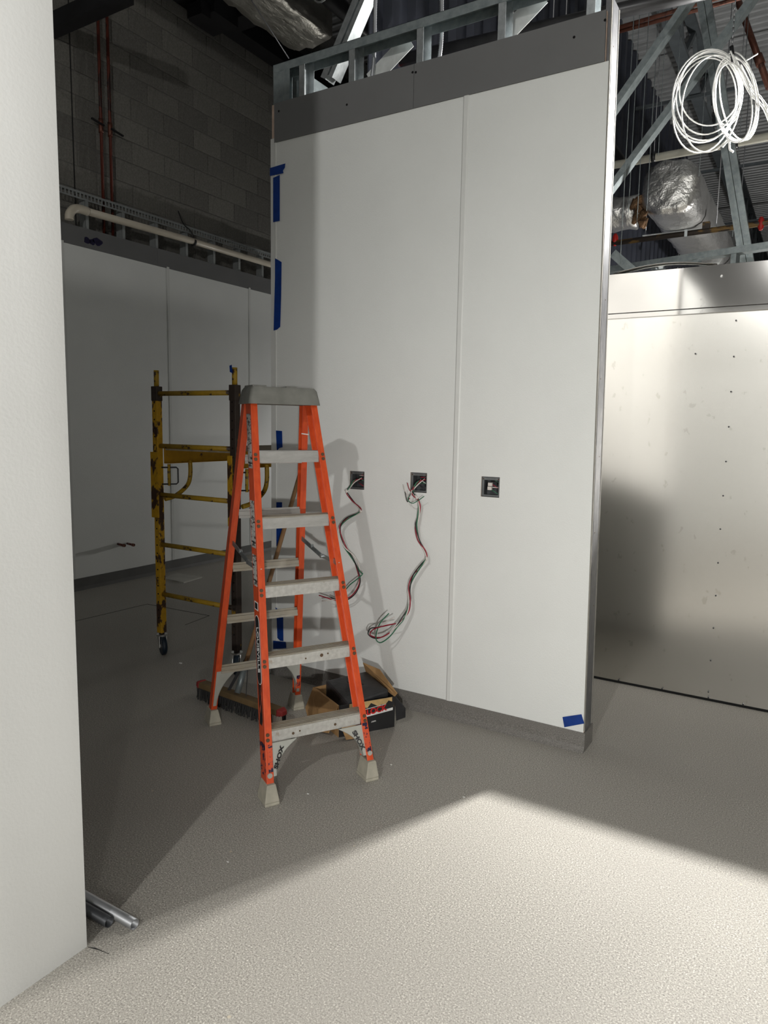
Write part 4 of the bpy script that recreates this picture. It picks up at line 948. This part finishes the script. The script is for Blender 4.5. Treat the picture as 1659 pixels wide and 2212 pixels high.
# black pipes beside it
for (xx, zz_, r, lab) in ((-3.95, 5.25, .075, 'thick black pipe running beside the dusty foil duct'), (-3.70, 5.40, .05, 'thinner black pipe next to the thick black pipe'), (-2.4, 4.9, .06, 'black pipe crossing behind the partition studs')):
    build(MB().tube([(xx, 3.0, zz_), (xx, 9.5, zz_)], r, 14), 'black_pipe', 'dark_pipe', label=lab, cat='pipe')
p = PY(690, 45, 4.6); pts = [V(-3.95 + .088 * math.cos(a_), 5.3, 5.25 + .088 * math.sin(a_)) for a_ in [math.radians(d_) for d_ in range(150, 391, 24)]] + [V(-3.87, 5.3, ZD - .5)]
build(MB().tube(pts, .010, 8), 'pipe_hanger', 'galv', label='galvanised hook hanger around the thick black pipe', cat='hanger')
# red valve body seen between studs
p = PY(855, 130, 4.2)
t_ = thing('fire_valve', p - V(0, 0, .07), 'red fire valve body seen between the studs', 'valve')
build(MB().tube([p + V(-.05, 0, -.06), p + V(-.045, 0, -.02), p + V(-.035, 0, .02), p + V(-.02, 0, .10)], .05, 14, rf=lambda i: (.055, .06, .05, .025)[i]), 'valve_body', 'red_paint', t_)
build(MB().tube([p + V(.035, 0, -.01), p + V(2.6, .25, -.01)], .04, 12), 'black_pipe', 'dark_pipe', label='black sprinkler main crossing low behind the partition top', cat='pipe')
for k, (x, y0, y1) in enumerate(((877, -20, 110), (960, -20, 60), (978, -20, 80), (1051, -20, 60), (1195, -30, 40), (1223, -20, 30))):
    a, c = PY(x, y1, 5.0 + .2 * k), PY(x, y0, 5.0 + .2 * k); build(MB().tube([V(a.x, a.y, a.z - .15), V(a.x, a.y, ZD - .02)], .004, 6), 'hanger_rod', 'emt', label=ORD[k] + ' thin hanger rod seen through the partition stud bays', cat='rod', group='hanger rods behind the partition')

# ------------------------------------------------------------------ overhead services: right
# ribbed wall, near stretch added to darken the stud bays and block lamp light
XC = -2.55; b = MB(); prof = []; y_ = 3.9
while y_ < 24.9: prof += [(XC, y_), (XC, y_ + .16), (XC + .05, y_ + .19), (XC + .05, y_ + .27), (XC, y_ + .30)]; y_ += .30
n = len(prof); b.add([(x_, yy, .0) for x_, yy in prof] + [(x_, yy, ZD - .02) for x_, yy in prof], [(i, i + 1, n + i + 1, n + i) for i in range(n - 1)])
o = build(b, 'wall_corrugated', 'corrugated', label='dark blue grey corrugated metal wall behind the foil duct', cat='wall', kind='structure'); md = o.modifiers.new('solid', 'SOLIDIFY'); md.thickness = .01
# roof joists
for k, x in enumerate((-1.75, -0.55, 0.65, 1.85, 3.05)):
    t_ = thing('roof_joist', (x, 13, ZD - .62), ('roof joist nearest the corrugated wall', 'second roof joist from the corrugated wall', 'third roof joist from the corrugated wall', 'fourth roof joist from the corrugated wall', 'fifth roof joist from the corrugated wall')[k], 'joist', 'open web roof joists')
    zt_, zb_ = ZD - .025, ZD - .62
    build(MB().box(x - .06, x + .06, 4.5, 24.5, zt_ - .05, zt_), 'top_chord', 'joist_paint', t_)
    build(MB().box(x - .07, x + .07, 4.5, 24.5, zb_ - .05, zb_), 'bottom_chord', 'joist_paint', t_)
    yy = 4.6; i = 0
    while yy < 24:
        a, c = (zb_, zt_ - .05) if i % 2 == 0 else (zt_ - .05, zb_)
        build(MB().bar((x, yy, a), (x, yy + .62, c), .05, .05), 'web', 'joist_paint', t_); yy += .62; i += 1
for k, y_ in enumerate((7.5, 10.5, 13.5, 17)):
    build(MB().box(-2.5, 5, y_, y_ + .04, ZD - .72, ZD - .68), 'bridging_bar', 'joist_paint', label=('nearest bridging bar under the roof joists', 'second nearest bridging bar under the roof joists', 'third nearest bridging bar under the roof joists', 'farthest bridging bar under the roof joists')[k], cat='bar', group='bridging bars')
# big diagonal stud braces
def brace(a, c, Y, w, h, lab, flip=1):
    p, q = PY(*a, Y), PY(*c, Y); dd_ = (q - p).normalized(); p = p - dd_ * .35; s_ = (ZD - .1 - q.z) / dd_.z if dd_.z > .1 else 0; q = q + dd_ * max(0, min(s_, 3))
    build(MB().chan(p, q, w, h, .003, up=(0, 1, 0), flip=flip), 'stud_brace', 'galv_dull', label=lab, cat='brace', group='diagonal stud braces')
brace((1335, 235), (1500, 0), 5.9, .05, .10, 'upper long diagonal stud brace right of the partition top')
brace((1330, 405), (1480, 205), 6.3, .05, .10, 'lower long diagonal stud brace crossing the cable coil')
p, q = PY(1530, 60, 6.6), PY(1612, 562, 6.6)
b = MB(); dd_ = (p - q).normalized(); b.chan(q - dd_ * .4, p + dd_ * 1.2, .05, .1, .003, up=(0, 1, 0)); b.chan(q - dd_ * .4 + V(.055, 0, 0), p + dd_ * 1.2 + V(.055, 0, 0), .05, .1, .003, up=(0, 1, 0))
build(b, 'stud_brace', 'galv_dull', label='steep double stud brace standing behind the steel wall', cat='brace', group='diagonal stud braces')
# framing of the room behind
zt_ = 2.95
p, q = PZ(1322, 583, zt_), PZ(1659, 532, zt_); dd_ = (q - p).normalized(); p = p - dd_ * .8; q = q + dd_ * 1.5; nn = V(-dd_.y, dd_.x, 0)
t_ = thing('wall_framed', (p + q) / 2 - V(0, 0, zt_), 'bare steel stud framing just behind the steel wall', 'wall', kind='structure')
build(MB().bar(p, q, .09, .05), 'top_track', 'galv_dull', t_)
for px_ in (1365, 1435, 1512, 1593):
    d_ = ray(px_, 570); s_ = 0; bst = None
    k_ = min(range(400), key=lambda i: abs((p.lerp(q, i / 400) - CAM).normalized().dot((R_ * 0 + d_).normalized().cross(V(0, 0, 1)))))
    c = p.lerp(q, k_ / 400); build(MB().chan(V(c.x, c.y, 0.0), V(c.x, c.y, zt_ - .026), .04, .08, .003, up=nn), 'stud', 'galv_dull', t_)
a = PY(1325, 548, 6.2); c = PY(1375, 592, 6.2); build(MB().bar(a, c, .05, .07), 'diagonal', 'galv_dull', t_)
# cream pipe, rusty sprinkler line, copper lines
def xpipe(a, c, Y, r, mat, lab, ext=1.5):
    p, q = PY(*a, Y), PY(*c, Y); z_ = (p.z + q.z) / 2; dz = (q.z - p.z) * .5
    p.z = z_ - dz; q.z = z_ + dz; dd_ = (q - p).normalized(); p = p - dd_ * .6; q = q + dd_ * ext
    t_ = thing('service_pipe', (p + q) / 2, lab, 'pipe'); build(MB().tube([p, q], r, 12), 'pipe', mat, t_); return t_, p, q
t_, p, q = xpipe((1335, 355), (1659, 296), 7.4, .036, 'pvc_white', 'cream plastic pipe running behind the cable coil')
for x, y in ((1412, 340), (1590, 310)):
    c = PY(x, y, 7.4); build(MB().tube([c - V(.02, 0, 0), c + V(.02, 0, 0)], .041, 12), 'clamp', 'dark_pipe', t_); build(MB().tube([c, V(c.x, c.y, ZD - .7)], .004, 6), 'hanger_rod', 'emt', t_)
t_, p, q = xpipe((1328, 525), (1645, 483), 7.0, .024, 'rust_pipe', 'rusty sprinkler pipe crossing in front of the foil duct', 2.0)
for x, y in ((1644, 483), (1329, 518)):
    c = PY(x, y, 7.0 - .0); build(MB().tube([c + V(0, 0, .055), c + V(0, 0, .03), c, c + V(0, 0, -.03), c + V(0, 0, -.055)], .02, 10, rf=lambda i: (.012, .024, .027, .024, .012)[i]), 'sprinkler_coupling', 'red_paint', t_)
c = PY(1526, 488, 7.0); build(MB().box(c.x - .03, c.x + .03, c.y - .03, c.y + .03, c.z - .03, c.z + .03), 'pipe_block', 'rust_pipe', t_)
c = PY(1483, 500, 7.0); build(MB().box(c.x - .012, c.x + .012, c.y - .03, c.y - .024, c.z - .05, c.z + .01), 'clip', 'galv', t_)
xpipe((1345, 57), (1490, 14), 7.0, .017, 'copper', 'upper copper line right of the partition top', 1.0)
xpipe((1345, 66), (1490, 26), 7.05, .017, 'copper', 'lower copper line right of the partition top', 1.0)
p = PY(1608, 40, 8.2); q = PY(1640, 130, 8.2)
t_ = thing('service_pipe', q, 'short copper branch pipe hanging right of the cable coil', 'pipe'); dd_ = (q - p).normalized()
build(MB().tube([p - dd_ * .3, q + dd_ * .3], .03, 12), 'pipe', 'copper', t_); build(MB().tube([q - dd_ * .05, q + dd_ * .05], .042, 12), 'coupling', 'copper', t_)
# foil duct receding along the hall, capped end towards us
cY = 8.0; c = PY(1446, 402, cY); hw, hh = .275, .265
def duct_sec(y_, cx_, cz_, s_, rg, jit):
    out = []
    for k in range(24):
        a_ = 2 * math.pi * k / 24; e = 3.2
        cs, sn = math.cos(a_), math.sin(a_); r_ = (abs(cs) ** e + abs(sn) ** e) ** (-1 / e)
        out.append(V(cx_ + hw * s_ * cs * r_ + rg.uniform(-jit, jit), y_ + rg.uniform(-jit, jit), cz_ + hh * s_ * sn * r_ + rg.uniform(-jit, jit)))
    return out
rg = random.Random(9); b = MB(); secs = [duct_sec(cY - .02, c.x, c.z, .72, rg, .01), duct_sec(cY - .01, c.x, c.z, .9, rg, .018), duct_sec(cY + .03, c.x, c.z, 1.0, rg, .012)]
for i in range(1, 60):
    y_ = cY + .03 + i * .13; s_ = 1.0 - (.04 if i % 7 == 0 else 0) + (.02 if i % 7 == 1 else 0); secs.append(duct_sec(y_, c.x, c.z, s_, rg, .007))
n = 24; vs = [v for s_ in secs for v in s_]
b.add(vs, [(j * n + i, j * n + (i + 1) % n, (j + 1) * n + (i + 1) % n, (j + 1) * n + i) for j in range(len(secs) - 1) for i in range(n)] + [tuple(range(n)), tuple((len(secs) - 1) * n + i for i in reversed(range(n)))], True)
t_ = thing('foil_duct', (c.x, cY + 3, c.z - hh), 'shiny foil wrapped duct with a capped end above the steel wall', 'duct')
build(b, 'duct_wrap', 'foil', t_)
# branch to the left, ragged insulation where they part
b = MB(); secs = []
for i in range(12):
    x_ = c.x - .36 - i * .09; sc_ = .62 + (.05 if i % 3 == 0 else 0); s2 = []
    for k in range(20):
        a_ = 2 * math.pi * k / 20; s2.append(V(x_ + rg.uniform(-.02, .02), cY + .28 + hw * sc_ * math.cos(a_) + rg.uniform(-.012, .012), c.z - .13 + hh * sc_ * math.sin(a_) + rg.uniform(-.012, .012)))
    secs.append(s2)
n = 20; b.add([v for s_ in secs for v in s_], [(j * n + i, j * n + (i + 1) % n, (j + 1) * n + (i + 1) % n, (j + 1) * n + i) for j in range(11) for i in range(n)] + [tuple(range(n)), tuple(11 * n + i for i in reversed(range(n)))], True)
build(b, 'branch_wrap', 'foil', t_)
b = MB()
for i in range(9):
    p = V(c.x - .30 + rg.uniform(-.05, .05), cY + .1 + rg.uniform(-.05, .05), c.z - .05 - .03 * i + .0); b.tube([p, p + V(rg.uniform(-.06, .06), rg.uniform(-.04, .04), rg.uniform(-.10, -.05))], .035, 6, rf=lambda k: (.05, .02)[k])
build(b, 'torn_insulation', 'insulation', t_)
for y_ in (cY + .75, cY + 2.9):
    build(MB().box(c.x - .40, c.x + .40, y_ - .02, y_ + .02, c.z - hh - .04, c.z - hh - .005), 'trapeze_bar', 'galv', t_)
    for s_ in (-1, 1): build(MB().tube([(c.x + s_ * .37, y_, c.z - hh - .05), (c.x + s_ * .37, y_, ZD - .05)], .005, 6), 'trapeze_rod', 'emt', t_)
for k, (x, Y, zlow) in enumerate(((1360, 6.1, 2.9), (1372, 6.6, 3.4), (1392, 6.8, 3.4), (1412, 7.2, 3.6), (1430, 7.25, 4.1), (1462, 7.6, 4.4), (1522, 7.7, 4.0), (1605, 7.7, 3.4))):
    c2 = PY(x, 200, Y); build(MB().tube([V(c2.x, c2.y, zlow), V(c2.x, c2.y, ZD - .03)], .003, 6), 'hanger_rod', 'galv_dull', label=ORD[k] + ' thin hanger rod between the partition end and the cable coil', cat='rod', group='hanger rods right of the partition')

# ------------------------------------------------------------------ white cable coil on a chain
YC = 4.78
coil = thing('cable_coil', PY(1545, 325, YC), 'big coil of white cable hanging from a chain above the steel wall', 'cable coil')
hook = (1580, 122)
def loop(cx_, cy_, rx_, ry_, rot, dep, tilt):
    pts = []
    for k in range(41):
        a_ = 2 * math.pi * k / 40; u_ = rx_ * math.cos(a_); v_ = ry_ * math.sin(a_)
        x = cx_ + u_ * math.cos(rot) - v_ * math.sin(rot); y = cy_ + u_ * math.sin(rot) + v_ * math.cos(rot)
        pts.append(PY(x, y, YC + dep + tilt * math.cos(a_)))
    return pts
loops = [(1528, 205, 74, 100, .22, .0, .05), (1524, 214, 70, 96, .26, .02, .05), (1530, 200, 68, 92, .24, -.02, .05), (1534, 192, 66, 80, .20, .03, .06), (1522, 228, 66, 104, .22, .04, .04), (1536, 224, 62, 106, .16, -.03, .05),
         (1588, 212, 44, 92, -.12, .0, -.05), (1592, 216, 46, 90, -.08, .02, -.05), (1584, 222, 40, 86, -.10, -.02, -.06), (1596, 208, 40, 96, -.14, .03, -.05), (1572, 200, 32, 70, .05, .05, -.05)]
for L in loops: build(MB().tube(loop(*L), .0042, 7, False), 'cable_turn', 'white_cable', coil)
for pts in ([(1578, 110), (1598, 160), (1622, 205), (1650, 235), (1690, 330)], [(1583, 118), (1612, 170), (1634, 200), (1652, 228), (1688, 340)], [(1590, 130), (1618, 190), (1640, 222), (1656, 250), (1690, 350)], [(1600, 140), (1625, 190), (1638, 205), (1662, 240), (1700, 335)]):
    build(MB().tube(spline([PY(x, y, YC - .02 + .002 * i) for i, (x, y) in enumerate(pts)], 8), .0048, 7), 'cable_tail', 'white_cable', coil)
build(MB().tube(spline([PY(x, y, YC) for x, y in ((1560, 318), (1574, 304), (1576, 322), (1584, 328))], 6), .006, 7), 'cable_end', 'white_cable', coil)
build(MB().tube([PY(1613, 130, YC - .03), PY(1637, 116, YC - .06)], .004, 6), 'cable_tie', 'white_cable', coil)
b = MB(); p = PY(*hook, YC)
for i in range(70):
    z = p.z - .02 + i * .03
    if z > ZD - .05: break
    b.tube([V(p.x, p.y, z), V(p.x, p.y, z + .026)], .0045, 6, rf=lambda k: (.003, .006)[k]) if i % 2 else b.tube([V(p.x, p.y, z), V(p.x, p.y, z + .03)], .003, 6)
build(b, 'chain', 'emt', coil)
build(MB().tube([PY(1580, 100, YC), PY(1584, 135, YC)], .011, 8), 'tie_wrap', 'black_steel', coil)
